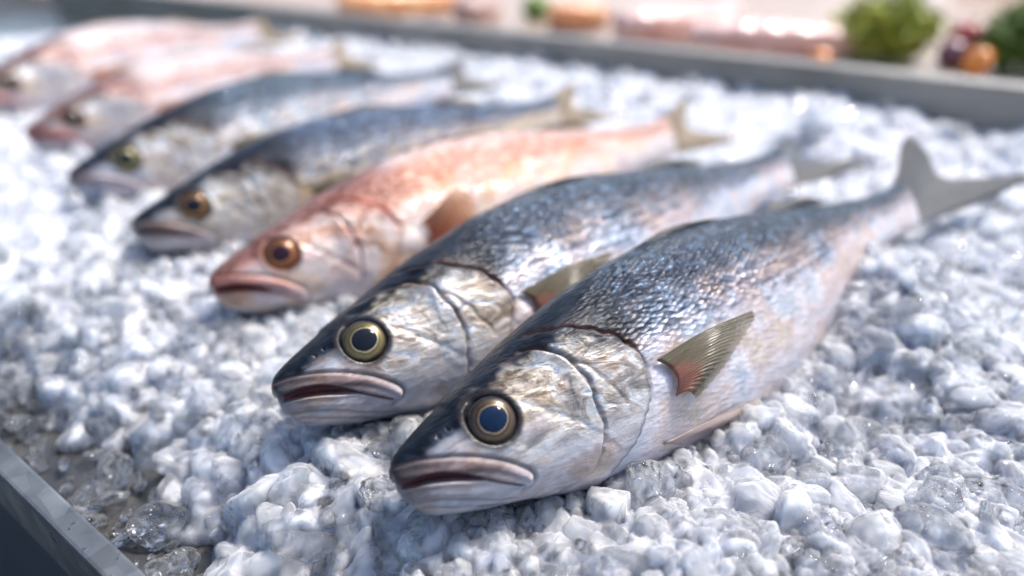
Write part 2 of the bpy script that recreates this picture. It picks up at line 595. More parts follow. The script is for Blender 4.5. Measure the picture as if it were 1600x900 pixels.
    band = t.math('MULTIPLY', t.sstep(x, .34, .56), t.math('MULTIPLY', t.sstep(hgt, .32, .50), t.math('SUBTRACT', 1.0, t.sstep(hgt, .74, .92))))
    col = t.mix(t.math('MULTIPLY', t.math('MULTIPLY', fr, band), .85), col, P['freckle'])
    blush = t.math('MULTIPLY', t.math('MULTIPLY', t.sstep(x, .40, .62), t.math('SUBTRACT', 1.0, t.sstep(hgt, .55, .8))), t.sstep(n3, .38, .66))
    col = t.mix(t.math('MULTIPLY', blush, P.get('blush_w', .35)), col, P['blush'])
    # markings of the head
    col = t.mix(t.math('MULTIPLY', t.attr('crown'), t.fmix(n1, .97, 1.0)), col, t.mix(t.sstep(n4, .35, .85), P['crown'], P['crown2']))
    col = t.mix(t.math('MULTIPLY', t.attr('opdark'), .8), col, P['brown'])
    col = t.mix(t.math('MULTIPLY', t.attr('opedge'), t.math('MULTIPLY', .55, t.sstep(hgt, .9, .4))), col, P['lipc'])
    col = t.mix(t.math('MULTIPLY', t.attr('brow'), .75), col, P['crown'])
    lipn = t.noise(t.vmath('MULTIPLY', rv, (.6, 2.0, 1)), 60, 5, .65)
    lipc = t.mix(t.sstep(lipn, .35, .7), P['lipc'], P['lipc2'])
    lipc = t.mix(t.sstep(hgt, .15, .42), P['lipw'], lipc)
    lipc = t.mix(t.math('MULTIPLY', t.sstep(t.math('ADD', x, t.math('MULTIPLY', t.math('SUBTRACT', n4, .5), .03)), .052, .002), .9), lipc, P['lipd'])
    col = t.mix(t.math('MULTIPLY', t.attr('lip'), .88), col, lipc)
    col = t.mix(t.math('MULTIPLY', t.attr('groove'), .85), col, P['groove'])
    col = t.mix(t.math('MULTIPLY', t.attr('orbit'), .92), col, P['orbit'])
    col = t.mix(t.attr('mouth'), col, P['mouth'])
    col = t.mix(t.math('MULTIPLY', t.attr('pect'), .2), col, P['pectc'])
    fine = t.math('ADD', t.math('MULTIPLY', t.math('SUBTRACT', n4, .5), .7), t.math('MULTIPLY', t.math('SUBTRACT', n2, .5), .7))
    tone = P.get('tone', .94)
    fine = t.math('ADD', fine, t.fmix(t.math('MAXIMUM', back, t.math('MULTIPLY', head, .6)), tone - 1.0, tone - 1.25))
    col = t.mix(1.0, col, t.n('ShaderNodeCombineColor', {0: t.math('ADD', 1.0, fine), 1: t.math('ADD', 1.0, fine), 2: t.math('ADD', 1.0, fine)}).outputs[0], 'MULTIPLY')
    # relief: every scale is a tilted plate, plus wet film wobble
    loc = t.vmath('SUBTRACT', dia, t.vmath('DIVIDE', vor.outputs['Position'], (1, 1, 1)))
    tilt = t.vmath('DOT_PRODUCT', t.vmath('SUBTRACT', t.vmath('MULTIPLY', dia, (.62, .62, 0)), vor.outputs['Position']) if False else loc,
                   t.vmath('SUBTRACT', vor.outputs['Color'], (.5, .5, .5)))
    dome = t.math('SUBTRACT', 1.0, vor.outputs['Distance'])
    hs = t.math('MULTIPLY', t.math('ADD', t.math('MULTIPLY', dome, .7), t.math('MULTIPLY', tilt, .5)), t.math('MULTIPLY', body, t.fmix(back, .30, 1.0)))
    b1 = t.bump(hs, P.get('scale_b', .85), .0011)
    wet = t.math('ADD', t.math('ADD', t.math('MULTIPLY', t.noise(streak, 46, 5, .62), 1.0), t.math('MULTIPLY', t.math('MULTIPLY', foil, fmask), 1.7)), t.math('MULTIPLY', t.noise(rv, 150, 3, .6), .35))
    b2 = t.bump(wet, .50, .0011, b1)
    mouth = t.attr('mouth')
    metal = t.math('MULTIPLY', t.math('SUBTRACT', 1.0, t.math('MAXIMUM', mouth, t.attr('lip'))), t.fmix(back, P.get('met', .35), .30))
    rough = t.fmix(t.attr('lip'), t.fmix(n2, .26, .48), .52)
    b = t.bsdf(Base_Color=col, Metallic=metal, Roughness=rough, Normal=b2, Coat_Weight=t.math('MULTIPLY', P.get('coat', .38), t.math('SUBTRACT', 1.0, t.math('MULTIPLY', t.math('MAXIMUM', t.math('MULTIPLY', t.attr('crown'), .6), t.attr('lip')), .8))), Coat_Roughness=.06, Coat_IOR=1.36, Coat_Normal=b2, Specular_IOR_Level=t.fmix(t.math('MAXIMUM', t.attr('crown'), back), .3, .12))
    b.inputs['Subsurface Weight'].default_value = .12
    b.inputs['Subsurface Radius'].default_value = (1, .5, .4)
    b.inputs['Subsurface Scale'].default_value = .004
    return t.done(b)


def fin_material(name, base, mid, tip, dark, thin=1.0):
    t = NT(name)
    uv = t.attr('fuv', 'Vector')
    sep = t.n('ShaderNodeSeparateXYZ', {0: uv})
    s, l = sep.outputs[0], sep.outputs[1]
    nn = t.noise(t.vmath('MULTIPLY', uv, (26, 3, 1)), 1.0, 4, .6)
    ll = t.math('ADD', l, t.math('MULTIPLY', t.math('SUBTRACT', nn, .5), .35))
    ll2 = t.math('ADD', ll, t.math('SUBTRACT', .42, t.math('MULTIPLY', s, .85)))
    col = t.ramp(ll2, [(0.0, base), (.08, base), (.30, mid), (.95, tip)])
    ray = t.n('ShaderNodeTexWave', {'Vector': t.vmath('MULTIPLY', uv, (22, .0, 0)), 'Scale': 1.0, 'Distortion': 2.0, 'Detail': 3.0, 'Detail Scale': 2.0})
    col = t.mix(t.math('MULTIPLY', t.sstep(ray.outputs['Fac'], .5, .9), .4), col, dark)
    col = t.mix(t.math('MULTIPLY', t.sstep(t.noise(t.vmath('MULTIPLY', uv, (5, 4, 1)), 1.0, 4, .6), .45, .7), .45), col, dark)
    bmp = t.bump(ray.outputs['Fac'], .35, .0005)
    b = t.bsdf(Base_Color=col, Roughness=.32, Normal=bmp, Coat_Weight=.5, Coat_Roughness=.12)
    tr = t.n('ShaderNodeBsdfTranslucent', {'Color': col})
    tp = t.n('ShaderNodeBsdfTransparent', {'Color': (.95, .93, .88)})
    m1 = t.n('ShaderNodeMixShader', {0: .38, 1: b.outputs[0], 2: tr.outputs[0]})
    al = t.math('MULTIPLY', t.math('ADD', .10, t.math('MULTIPLY', t.sstep(ll, .55, 1.0), .65)), .15 + .85 * thin)
    m2 = t.n('ShaderNodeMixShader', {0: al, 1: m1.outputs[0], 2: tp.outputs[0]})
    return t.done(m2)


def eye_material(name, inner, iris, outer, rim):
    t = NT(name)
    er = t.attr('er')
    tc = t.n('ShaderNodeTexCoord')
    nn = t.noise(tc.outputs['Object'], 90, 4, .6)
    e2 = t.math('ADD', er, t.math('ADD', t.math('MULTIPLY', t.math('SUBTRACT', nn, .5), .16), t.math('MULTIPLY', t.math('SUBTRACT', t.noise(tc.outputs['Object'], 28, 2, .5), .5), .10)))
    col = t.ramp(e2, [(0, (.01, .01, .015)), (.54, iris), (.585, inner), (.64, iris), (.78, outer), (.88, iris), (.95, rim)])
    up_ = t.n('ShaderNodeSeparateXYZ', {0: tc.outputs['Object']}).outputs[1]
    br = t.math('ADD', t.fmix(t.sstep(up_, -.012, .016), .82, .30), t.math('MULTIPLY', t.noise(tc.outputs['Object'], 240, 3, .6), .56))
    col = t.mix(1.0, col, t.n('ShaderNodeCombineColor', {0: br, 1: br, 2: br}).outputs[0], 'MULTIPLY')
    b = t.bsdf(Base_Color=col, Metallic=.4, Roughness=.32, Coat_Weight=.6, Coat_Roughness=.012, Coat_IOR=1.38, Specular_IOR_Level=.2)
    return t.done(b)


def pupil_material(name, c):
    t = NT(name)
    tc = t.n('ShaderNodeTexCoord')
    nn = t.noise(tc.outputs['Object'], 130, 4, .6)
    col = t.mix(nn, tuple(v * .6 for v in c), tuple(v * 1.6 for v in c))
    b = t.bsdf(Base_Color=col, Roughness=.3, Specular_IOR_Level=.0, Coat_Weight=.55, Coat_Roughness=.01, Coat_IOR=1.36)
    return t.done(b)


SILVER = dict(
    ramp=[(0, (.68, .66, .71)), (.34, (.62, .59, .61)), (.47, (.50, .46, .44)), (.54, (.27, .33, .43)), (.60, (.04, .08, .16)), (.68, (.006, .014, .034)), (1, (.012, .018, .032))],
    hramp=[(0, (.56, .53, .55)), (.4, (.50, .47, .47)), (.62, (.40, .38, .36)), (.74, (.36, .38, .42)), (.82, (.05, .065, .095)), (1, (.012, .017, .03))],
    iri=[(.30, (.30, .40, .54)), (.41, (.56, .59, .67)), (.49, (.72, .68, .71)), (.57, (.66, .51, .48)), (.66, (.56, .40, .24)), (.78, (.40, .48, .60))],
    cheek=(.20, .13, .075), flakec=(.30, .44, .64), darkc=(.018, .036, .072), edgec=(.03, .04, .065), freckle=(.19, .09, .045), blush=(.70, .52, .50),
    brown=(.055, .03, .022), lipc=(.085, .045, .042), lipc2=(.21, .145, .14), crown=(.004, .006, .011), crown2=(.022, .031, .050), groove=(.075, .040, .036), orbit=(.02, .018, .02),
    mouth=(.16, .022, .018), pectc=(.72, .64, .68), lipw=(.56, .50, .52), lipd=(.035, .025, .03),
    foil=[(.30, (.055, .036, .020)), (.41, (.20, .14, .075)), (.49, (.50, .43, .33)), (.56, (.68, .66, .62)), (.65, (.32, .39, .48)), (.75, (.10, .075, .05))])


def variant(**kw):
    d = dict(SILVER)
    d.update(kw)
    return d


PINK = variant(
    ramp=[(0, (.60, .56, .56)), (.38, (.58, .50, .45)), (.52, (.55, .41, .28)), (.63, (.48, .28, .16)), (.75, (.38, .15, .085)), (.88, (.42, .23, .18)), (1, (.50, .40, .39))],
    hramp=[(0, (.62, .54, .54)), (.4, (.58, .43, .38)), (.62, (.50, .28, .21)), (.76, (.50, .25, .20)), (.86, (.30, .15, .13)), (1, (.16, .09, .09))],
    iri=[(.28, (.56, .36, .32)), (.41, (.68, .60, .59)), (.49, (.72, .66, .62)), (.57, (.66, .48, .32)), (.67, (.58, .32, .14)), (.80, (.62, .54, .55))],
    cheek=(.36, .14, .08), flakec=(.86, .70, .60), darkc=(.36, .16, .11), edgec=(.34, .14, .10), freckle=(.42, .16, .07), blush=(.78, .50, .40), blush_w=.5,
    brown=(.30, .07, .04), lipc=(.27, .09, .075), lipc2=(.42, .22, .20), crown=(.16, .065, .05), crown2=(.36, .19, .16), groove=(.22, .07, .06), orbit=(.14, .06, .045), mouth=(.22, .025, .02),
    pectc=(.70, .52, .50), lipw=(.66, .52, .52), lipd=(.20, .07, .07), foil=[(.32, (.30, .09, .05)), (.42, (.52, .26, .17)), (.50, (.68, .52, .44)), (.57, (.74, .66, .61)), (.66, (.56, .38, .34)), (.76, (.34, .12, .07))], flake=.4, dark=.3, off=3.1, met=.28, tone=1.12, iri_w=.72, streak_w=.45)
WARM = variant(
    ramp=[(0, (.64, .59, .58)), (.28, (.56, .48, .38)), (.44, (.52, .36, .17)), (.56, (.38, .29, .17)), (.66, (.11, .14, .20)), (.80, (.024, .04, .075)), (1, (.02, .03, .06))],
    iri=[(.28, (.46, .41, .37)), (.42, (.62, .56, .52)), (.52, (.62, .48, .31)), (.64, (.50, .33, .17)), (.80, (.54, .54, .57))], cheek=(.30, .16, .07), off=5.7, flake=.4, tone=1.1, iri_w=.4)
GREEN = variant(
    ramp=[(0, (.64, .64, .67)), (.40, (.60, .60, .58)), (.56, (.52, .50, .43)), (.66, (.28, .33, .33)), (.75, (.07, .11, .15)), (.86, (.02, .036, .05)), (1, (.02, .035, .045))], off=8.3, flake=.3, tone=1.1, cheek=(.24, .2, .08),
    lipc=(.26, .2, .22), lipc2=(.4, .34, .36))

M_fin = fin_material('fin_olive', (.44, .17, .11), (.20, .155, .085), (.27, .24, .17), (.06, .045, .03))
M_finr = fin_material('fin_orange', (.60, .16, .07), (.62, .26, .12), (.66, .40, .25), (.34, .09, .05))
M_fing = fin_material('fin_grey', (.11, .11, .115), (.10, .098, .095), (.15, .135, .13), (.05, .05, .05), .0)
M_fint = fin_material('fin_tan', (.34, .25, .15), (.32, .22, .12), (.36, .27, .17), (.18, .12, .07))
M_finp = fin_material('fin_pale', (.62, .52, .50), (.48, .36, .33), (.58, .48, .44), (.34, .22, .2))


def fish(label, snout, tail, pal, eye_cols, roll=-38, size_scale=1.0, res=(300, 170, 320), seed=1, open_mouth=1.0,
         pect='fold', fins=None, bend=(0., 0.), hscale=1.0, tailshape=None, name='fish', wscale=1.0):
    """snout/tail: world points; every fish is modelled with unit length and then scaled"""
    s, e = np.array(snout), np.array(tail)
    ax = e - s
    L = float(np.linalg.norm(ax))
    ax /= L
    side = np.cross([0, 0, 1], ax)
    side /= np.linalg.norm(side)
    up = np.cross(ax, side)
    M = Matrix(((ax[0], side[0], up[0], s[0]), (ax[1], side[1], up[1], s[1]), (ax[2], side[2], up[2], s[2]), (0, 0, 0, 1)))
    M = M @ Matrix.Rotation(R(roll), 4, 'X') @ Matrix.Diagonal((L, L * wscale, L * hscale, 1))
    root = thing(name, label, 'fish', M, 'whole fish laid in a row on the ice')
    fins = fins or (M_fin, M_fing, M_finp)
    mb, mp, mv = fins

    def bendf(me):
        co = np.empty(len(me.vertices) * 3, np.float32)
        me.vertices.foreach_get('co', co)
        co = co.reshape(-1, 3)
        q = np.clip(co[:, 0], 0, 1.5)
        co[:, 1] += bend[0] * 4 * q * (1 - q)
        co[:, 2] += bend[1] * 4 * q * (1 - q)
        me.vertices.foreach_set('co', co.ravel())
        me.update()
        return me
    bm = bendf(make_body('body', *res, seed, open_mouth))
    body = obj('body', bm, pal, root)
    # eyes
    em, pm = eye_cols
    for sd in (-1, 1):
        y = float(surf_y(EYE[0], EYE[1]))
        dx, dz = .004, .004
        p = np.array([EYE[0], y, EYE[1]])
        nx = -(float(surf_y(EYE[0] + dx, EYE[1])) - float(surf_y(EYE[0] - dx, EYE[1]))) / (2 * dx)
        nz = -(float(surf_y(EYE[0], EYE[1] + dz)) - float(surf_y(EYE[0], EYE[1] - dz))) / (2 * dz)
        nrm = np.array([nx, 1, nz * .75])
        nrm /= np.linalg.norm(nrm)
        p = p - nrm * .0045
        p[1] *= sd
        nrm[1] *= sd
        q0 = p[0]
        p[1] += bend[0] * 4 * q0 * (1 - q0)
        p[2] += bend[1] * 4 * q0 * (1 - q0)
        rot = Vector(nrm).to_track_quat('Z', 'Y').to_matrix().to_4x4()
        eo = obj('eye', make_eye('eye', EYE_R, .0090), em, root)
        eo.matrix_local = Matrix.Translation(Vector(p)) @ rot
        po = obj('pupil', make_eye('pupil', EYE_R * .56, .0028), pm, eo)
        po.matrix_local = Matrix.Translation((0, 0, .0069)) @ Matrix.Diagonal((1.04, .95, 1, 1))
    # pectoral fins
    for sd in (-1, 1):
        def pt(x, z, off):
            return (x, sd * (float(surf_y(x, z)) + off), z)
        if pect == 'fold':
            B = [pt(.276, -.012, .004), pt(.286, -.025, .007), pt(.289, -.041, .008), pt(.284, -.056, .004)]
            T = [pt(.420, -.012, .024), pt(.405, -.026, .026), pt(.362, -.046, .022), pt(.305, -.066, .008)]
            bul = (0, sd * .008, .006)
        else:
            B = [pt(.300, -.010, .003), pt(.307, -.023, .005), pt(.307, -.038, .005), pt(.301, -.052, .003)]
            T = [pt(.365, .030, .03), pt(.388, .008, .036), pt(.382, -.025, .034), pt(.335, -.062, .02)]
            bul = (0, sd * .008, 0)
        obj('pectoral_fin', bendf(grid_fin('pectoral_fin', B, T, 90, 26, rays=19, bulge=bul, seed=seed + (sd > 0))), mb, root)
        B = [pt(.262, -.098, .002), pt(.278, -.105, .003), pt(.292, -.113, .002)]
        T = [pt(.415, -.112, .012), pt(.405, -.121, .013), pt(.360, -.128, .008)]
        obj('pelvic_fin', bendf(grid_fin('pelvic_fin', B, T, 30, 16, rays=7, seed=seed + 4)), mv, root)
    # folded dorsal fins, anal fin
    B = [(.34, .0, .098), (.42, .0, .101), (.50, 0, .096)]
    T = [(.40, -.004, .106), (.47, -.005, .108), (.545, -.003, .096)]
    obj('dorsal_fin', bendf(grid_fin('dorsal_fin', B, T, 40, 8, rays=9, ragged=.15, seed=seed + 2)), mp, root)
    B = [(.62, .0, .079), (.68, .0, .068), (.74, 0, .056)]
    T = [(.665, -.003, .087), (.73, -.004, .074), (.785, -.003, .055)]
    obj('dorsal_fin', bendf(grid_fin('dorsal_fin', B, T, 40, 8, rays=9, ragged=.1, seed=seed + 3)), mp, root)
    B = [(.62, .0, -.114), (.68, .0, -.094), (.74, 0, -.075)]
    T = [(.675, -.012, -.150), (.735, -.014, -.124), (.80, -.008, -.084)]
    obj('anal_fin', bendf(grid_fin('anal_fin', B, T, 40, 14, rays=10, ragged=.06, seed=seed + 5)), mv, root)
    # tail fin
    ts = tailshape or dict(up=(1.15, 0, .12), mid=(1.085, 0, -.01), lo=(1.22, 0, -.13))
    u_, m_, l_ = (np.array(ts[k], float) for k in ('up', 'mid', 'lo'))
    B = [(.965, 0, .026), (.99, 0, .012), (.995, 0, -.009), (.99, 0, -.030), (.965, 0, -.044)]
    T = [tuple(u_ * .5 + np.array([1.02, 0, .045]) * .5), tuple(u_), tuple(np.array(ts['upm'])) if 'upm' in ts else tuple(u_ * .42 + m_ * .58 + np.array([-.012, 0, 0])), tuple(m_), tuple(l_ * .45 + m_ * .55 + np.array([-.012, 0, 0])), tuple(l_),
         tuple(l_ * .5 + np.array([1.02, 0, -.063]) * .5)]
    obj('tail_fin', grid_fin('tail_fin', B, T, 90, 24, rays=24, ragged=.03, thick=.0016, seed=seed + 6), mp if not ts.get('mat') else ts['mat'], root)
    return root, body


EY_GOLD = eye_material('eye_pale_gold', (.36, .31, .18), (.085, .062, .022), (.14, .108, .042), (.03, .025, .02))
EY_BRONZE = eye_material('eye_bronze', (.27, .21, .14), (.038, .024, .013), (.085, .055, .032), (.018, .015, .016))
EY_ORANGE = eye_material('eye_orange', (.34, .15, .06), (.15, .045, .01), (.20, .07, .018), (.10, .04, .02))
EY_AMBER = eye_material('eye_amber', (.30, .17, .06), (.12, .05, .012), (.17, .085, .024), (.06, .035, .02))
EY_LIME = eye_material('eye_lime', (.24, .22, .09), (.11, .10, .035), (.15, .135, .05), (.05, .05, .03))
PU_BLUE = pupil_material('pupil_blue', (.004, .012, .032))
PU_BLACK = pupil_material('pupil_black', (.006, .008, .014))
PU_PLUM = pupil_material('pupil_plum', (.018, .008, .013))

SK1 = skin_material('skin_silver', SILVER)
SK2 = skin_material('skin_silver_second', variant(off=1.7, cheek=(.24, .17, .09)))
SK3 = skin_material('skin_pink', PINK)
SK4 = skin_material('skin_warm', WARM)
SK5 = skin_material('skin_green', GREEN)
SK6 = skin_material('skin_pink_far', variant(**{**PINK, 'off': 4.4, 'lipc': (.30, .04, .045), 'lipc2': (.42, .14, .14),
                                                'ramp': [(0, (.66, .65, .68)), (.50, (.68, .63, .63)), (.64, (.62, .54, .52)), (.71, (.40, .14, .12)), (.77, (.48, .26, .23)), (.85, (.62, .60, .62)), (1, (.66, .62, .64))], 'tone': .9, 'hramp': SILVER['hramp'], 'foil': SILVER['foil'], 'foil_w': .35, 'freckle': (.4, .3, .27), 'crown': (.20, .11, .10), 'crown2': (.40, .30, .29), 'blush_w': .1, 'iri': SILVER['iri']}))

FISH = []
FISH.append(fish('frontmost silver fish with blue black back, dark blue pupil and whole tail showing', at(612, 738, .028), at(1415, 312, .034), SK1, (EY_BRONZE, PU_BLUE),
                 seed=1, roll=-36, tailshape=dict(up=(1.085, .0, .100), upm=(1.135, 0, .060), mid=(1.13, -.01, .010), lo=(1.33, -.07, -.060))))
FISH.append(fish('second fish from the front, silver with pale gold iris and jet black pupil', at(427, 606, .028), at(1225, 256, .034), SK2, (EY_GOLD, PU_BLACK), seed=2, open_mouth=1.2, roll=-35, tailshape=dict(up=(1.15, .05, .045), mid=(1.09, 0, -.01), lo=(1.2, -.05, -.06))))
FISH.append(fish('pink orange fish with rounded orange fin and orange eye', at(328, 440, .024), at(1045, 207, .032), SK3, (EY_ORANGE, PU_PLUM), seed=3, open_mouth=1.5, pect='open', roll=-24, tailshape=dict(up=(1.13, .02, .07), mid=(1.08, 0, -.01), lo=(1.2, -.05, -.06)),
                 fins=(M_finr, M_fint, M_finp), res=(240, 130, 240)))
FISH.append(fish('navy backed fish with golden flank and amber eye, next behind the pink fish', at(206, 352, .024), at(868, 170, .032), SK4, (EY_AMBER, PU_BLACK), seed=4, roll=-16, tailshape=dict(up=(1.12, .02, .05), mid=(1.08, 0, -.01), lo=(1.2, -.05, -.06)),
                 fins=(M_fin, M_fint, M_finp), res=(200, 110, 200)))
FISH.append(fish('blurred fish with green tinged head, lime iris and white flank', at(107, 277, .022), at(700, 122, .030), SK5, (EY_LIME, PU_BLACK), seed=5, roll=-14, tailshape=dict(up=(1.12, .04, .04), mid=(1.08, 0, -.01), lo=(1.2, -.05, -.06)), res=(160, 90, 160), open_mouth=.3))
FISH.append(fish('far pale pink fish with dark red lips and red streaked back', at(40, 207, .022), at(520, 88, .030), SK6, (EY_BRONZE, PU_BLACK), seed=6, roll=-12, tailshape=dict(up=(1.12, .04, .04), mid=(1.08, 0, -.01), lo=(1.2, -.05, -.06)), res=(140, 80, 140),
                 fins=(M_finr, M_fint, M_finp)))
FISH.append(fish('farthest fish in the row, its snout cut off by the picture edge', at(-62, 150, .022), at(400, 48, .030), SK6, (EY_BRONZE, PU_BLACK), seed=7, roll=-12, tailshape=dict(up=(1.12, .04, .04), mid=(1.08, 0, -.01), lo=(1.2, -.05, -.06)), res=(140, 80, 140),
                 fins=(M_finr, M_fint, M_finp)))
bpy.context.view_layer.update()

# ------------------------------------------------------------------ tray
t = NT('galvanised_steel')
tc = t.n('ShaderNodeTexCoord')
ob = tc.outputs['Object']
n1 = t.noise(ob, 26, 5, .6)
n2 = t.noise(ob, 130, 3, .6)
vz = t.n('ShaderNodeTexVoronoi', {'Vector': ob, 'Scale': 90.0})
col = t.ramp(n1, [(.3, (.14, .145, .15)), (.55, (.22, .225, .225)), (.75, (.34, .335, .325))])
col = t.mix(.22, col, t.n('ShaderNodeSeparateColor', {0: vz.outputs['Color']}).outputs[0], 'OVERLAY')
drops = t.sstep(t.noise(ob, 210, 2, .5), .66, .74)
rough = t.fmix(drops, t.fmix(n2, .38, .62), .12)
steel = t.done(t.bsdf(Base_Color=col, Metallic=.9, Roughness=rough, Normal=t.bump(t.math('ADD', t.math('MULTIPLY', n2, .3), drops), .3, .0008)))

t = NT('wet_stained_shaded_steel')  # tray floor: wet steel, with the wall's shade put into its darker colour
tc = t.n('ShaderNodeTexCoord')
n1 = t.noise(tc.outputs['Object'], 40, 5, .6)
wet_shade_steel = t.done(t.bsdf(Base_Color=t.ramp(n1, [(.3, (.035, .036, .038)), (.55, (.07, .068, .065)), (.75, (.12, .115, .11))]), Metallic=.3, Roughness=t.fmix(n1, .12, .4), Normal=t.bump(n1, .4, .001)))

t = NT('ice_lit_steel')  # far wall: same tray steel, paled by painting in light bounced off the ice
tc = t.n('ShaderNodeTexCoord')
n1 = t.noise(tc.outputs['Object'], 12, 5, .6)
pale_lit_steel = t.done(t.bsdf(Base_Color=t.ramp(n1, [(.3, (.17, .16, .145)), (.7, (.28, .265, .24))]), Metallic=.5, Roughness=.5, Normal=t.bump(n1, .3, .002)))

RIM_Z = -.002
FLOOR_Z = -.024
pA, pB = at(0, 684, RIM_Z), at(232, 900, RIM_Z)          # inner edge of the near lip
rdir = (pB - pA) / np.linalg.norm(pB - pA)
rn = np.array([rdir[1], -rdir[0], 0.0])
if rn @ (at(800, 600, 0) - pA) < 0:
    rn = -rn                                           # points across the tray, away from the near lip
base_b = at(1300, 160, 0.01)
WIDTH = float(rn @ (base_b - pA))
# height of the far wall so that its top meets the photo's edge
best = None
for zt in np.linspace(.02, .2, 181):
    q = pA + rn * WIDTH
    # walk along the wall to photo x = 1300
    lo, hi = -2.0, 3.0
    for _ in range(50):
        mid_ = (lo + hi) / 2
        if proj([*(q + rdir * mid_)[:2], zt])[0] < 1300:
            lo = mid_
        else:
            hi = mid_
    yy_ = proj([*(q + rdir * lo)[:2], zt])[1]
    if best is None or abs(yy_ - 104) < best[0]:
        best = (abs(yy_ - 104), zt)
WALL_Z = best[1]
print('tray', rdir, rn, WIDTH, WALL_Z, best)
for px in (300, 900, 1600):
    lo, hi = -2.0, 3.0
    for _ in range(50):
        mid_ = (lo + hi) / 2
        if proj([*(pA + rn * WIDTH + rdir * mid_)[:2], WALL_Z])[0] < px:
            lo = mid_
        else:
            hi = mid_
    print('back rim at', px, proj([*(pA + rn * WIDTH + rdir * lo)[:2], WALL_Z])[1])
U0, U1 = -1.6, 1.9


def P3(u, w, z):
    q = pA + rdir * u + rn * w
    return (q[0], q[1], z)


def prism_along(name, prof, u0, u1, mat, parent, bev=.0012):
    """extrude a closed (w, z) profile along the rim direction"""
    n = len(prof)
    V = [P3(u0, w, z) for w, z in prof] + [P3(u1, w, z) for w, z in prof]
    f = [tuple(range(n))[::-1], tuple(range(n, 2 * n))]
    for i in range(n):
        j = (i + 1) % n
        f.append((i, j, j + n, i + n))
    me = mesh_np(name, V, f, smooth=False)
    import bmesh
    bm = bmesh.new()
    bm.from_mesh(me)
    bmesh.ops.recalc_face_normals(bm, faces=bm.faces)
    if bev:
        bmesh.ops.bevel(bm, geom=list(bm.edges), offset=bev, segments=2, affect='EDGES', profile=.6)
    bm.to_mesh(me)
    bm.free()
    return obj(name, me, mat, parent)


tray = thing('display_tray', 'long grey galvanised steel tray filled with crushed ice', 'tray', Matrix.Translation((0, 0, 0)))
prism_along('tray_floor', [(-.002, FLOOR_Z), (WIDTH + .002, FLOOR_Z), (WIDTH + .002, FLOOR_Z - .004), (-.002, FLOOR_Z - .004)], U0, U1, wet_shade_steel, tray)
prism_along('near_wall', [(-.0085, RIM_Z), (0, RIM_Z), (0, FLOOR_Z - .003), (-.0045, FLOOR_Z - .003), (-.0045, -.034), (-.0085, -.034)], U0, U1, steel, tray)
prism_along('far_wall', [(WIDTH, FLOOR_Z - .003), (WIDTH, WALL_Z - .006), (WIDTH - .003, WALL_Z), (WIDTH + .028, WALL_Z), (WIDTH + .028, WALL_Z - .02), (WIDTH + .024, WALL_Z - .02),
                         (WIDTH + .024, WALL_Z - .006), (WIDTH + .004, WALL_Z - .006), (WIDTH + .004, FLOOR_Z - .003)], U0, U1, pale_lit_steel, tray, .001)

# ------------------------------------------------------------------ ice
t = NT('melting_ice')
pos = t.n('ShaderNodeNewGeometry').outputs['Position']
milky = t.attr('milky')                                            # 0..1 loose pieces, 2..3 skin of the fused mass, 4 its white core
loose_ = t.math('SUBTRACT', 1.0, t.sstep(milky, 1.2, 1.8))
core_ = t.sstep(milky, 3.2, 3.8)
fac_v = t.n('ShaderNodeTexVoronoi', {'Vector': t.vmath('ADD', pos, t.vmath('MULTIPLY', t.noise(pos, 160, 2, .5, out='Color'), (.004, .004, .004))), 'Scale': 230.0, 'Smoothness': .25}, feature='SMOOTH_F1')
wavy = t.math('ADD', t.math('ADD', t.math('MULTIPLY', fac_v.outputs['Distance'], 1.0), t.math('MULTIPLY', t.noise(pos, 150, 1), .8)), t.math('MULTIPLY', t.noise(pos, 600, 2), .25))
bg_ = t.bump(wavy, 1.0, .0030)
bs_ = t.bump(wavy, .5, .0020)
face_n = t.n('ShaderNodeLayerWeight', {'Blend': .5})
face = t.fmix(t.sstep(face_n.outputs['Facing'], .15, .98), .87, .32)
frost = t.sstep(t.noise(pos, 120, 3, .55), .36, .66)
chunk = t.math('FRACT', t.math('MAXIMUM', milky, 0.0))
lens_ = t.sstep(milky, -.2, -.8)                                   # fully clear pieces in the wet corner
snowc = t.mix(frost, (.80, .825, .99), (.885, .90, 1.0))
snow = t.bsdf(Base_Color=snowc, Roughness=.6)
snow.inputs['Specular IOR Level'].default_value = 0
snow.inputs['Subsurface Weight'].default_value = 1.0
snow.inputs['Subsurface Radius'].default_value = (.85, .95, 1.1)
snow.inputs['Subsurface Scale'].default_value = .006
thru = t.n('ShaderNodeBsdfTranslucent', {'Color': (.98, .988, 1.0)})
white = t.n('ShaderNodeMixShader', {0: t.math('MULTIPLY', t.math('SUBTRACT', 1.0, core_), .35), 1: snow.outputs[0], 2: thru.outputs[0]})
clear = t.n('ShaderNodeBsdfTransparent', {'Color': (.98, .99, 1.0)})
bent = t.n('ShaderNodeBsdfRefraction', {'Color': (.988, .993, 1.0), 'IOR': 1.14, 'Roughness': .0, 'Normal': bs_})
glass = t.n('ShaderNodeMixShader', {0: .45, 1: clear.outputs[0], 2: bent.outputs[0]})
amount = t.math('MULTIPLY', t.math('MULTIPLY', face, t.fmix(chunk, 1.0, .50)), t.math('SUBTRACT', 1.0, core_))
amount = t.fmix(lens_, amount, t.fmix(t.sstep(face_n.outputs['Facing'], .3, 1.0), .96, .72))
inner = t.n('ShaderNodeMixShader', {0: amount, 1: white.outputs[0], 2: glass.outputs[0]})
gl = t.n('ShaderNodeBsdfGlossy', {'Roughness': .035, 'Normal': bg_})
fres = t.n('ShaderNodeFresnel', {'IOR': 1.33, 'Normal': bg_})
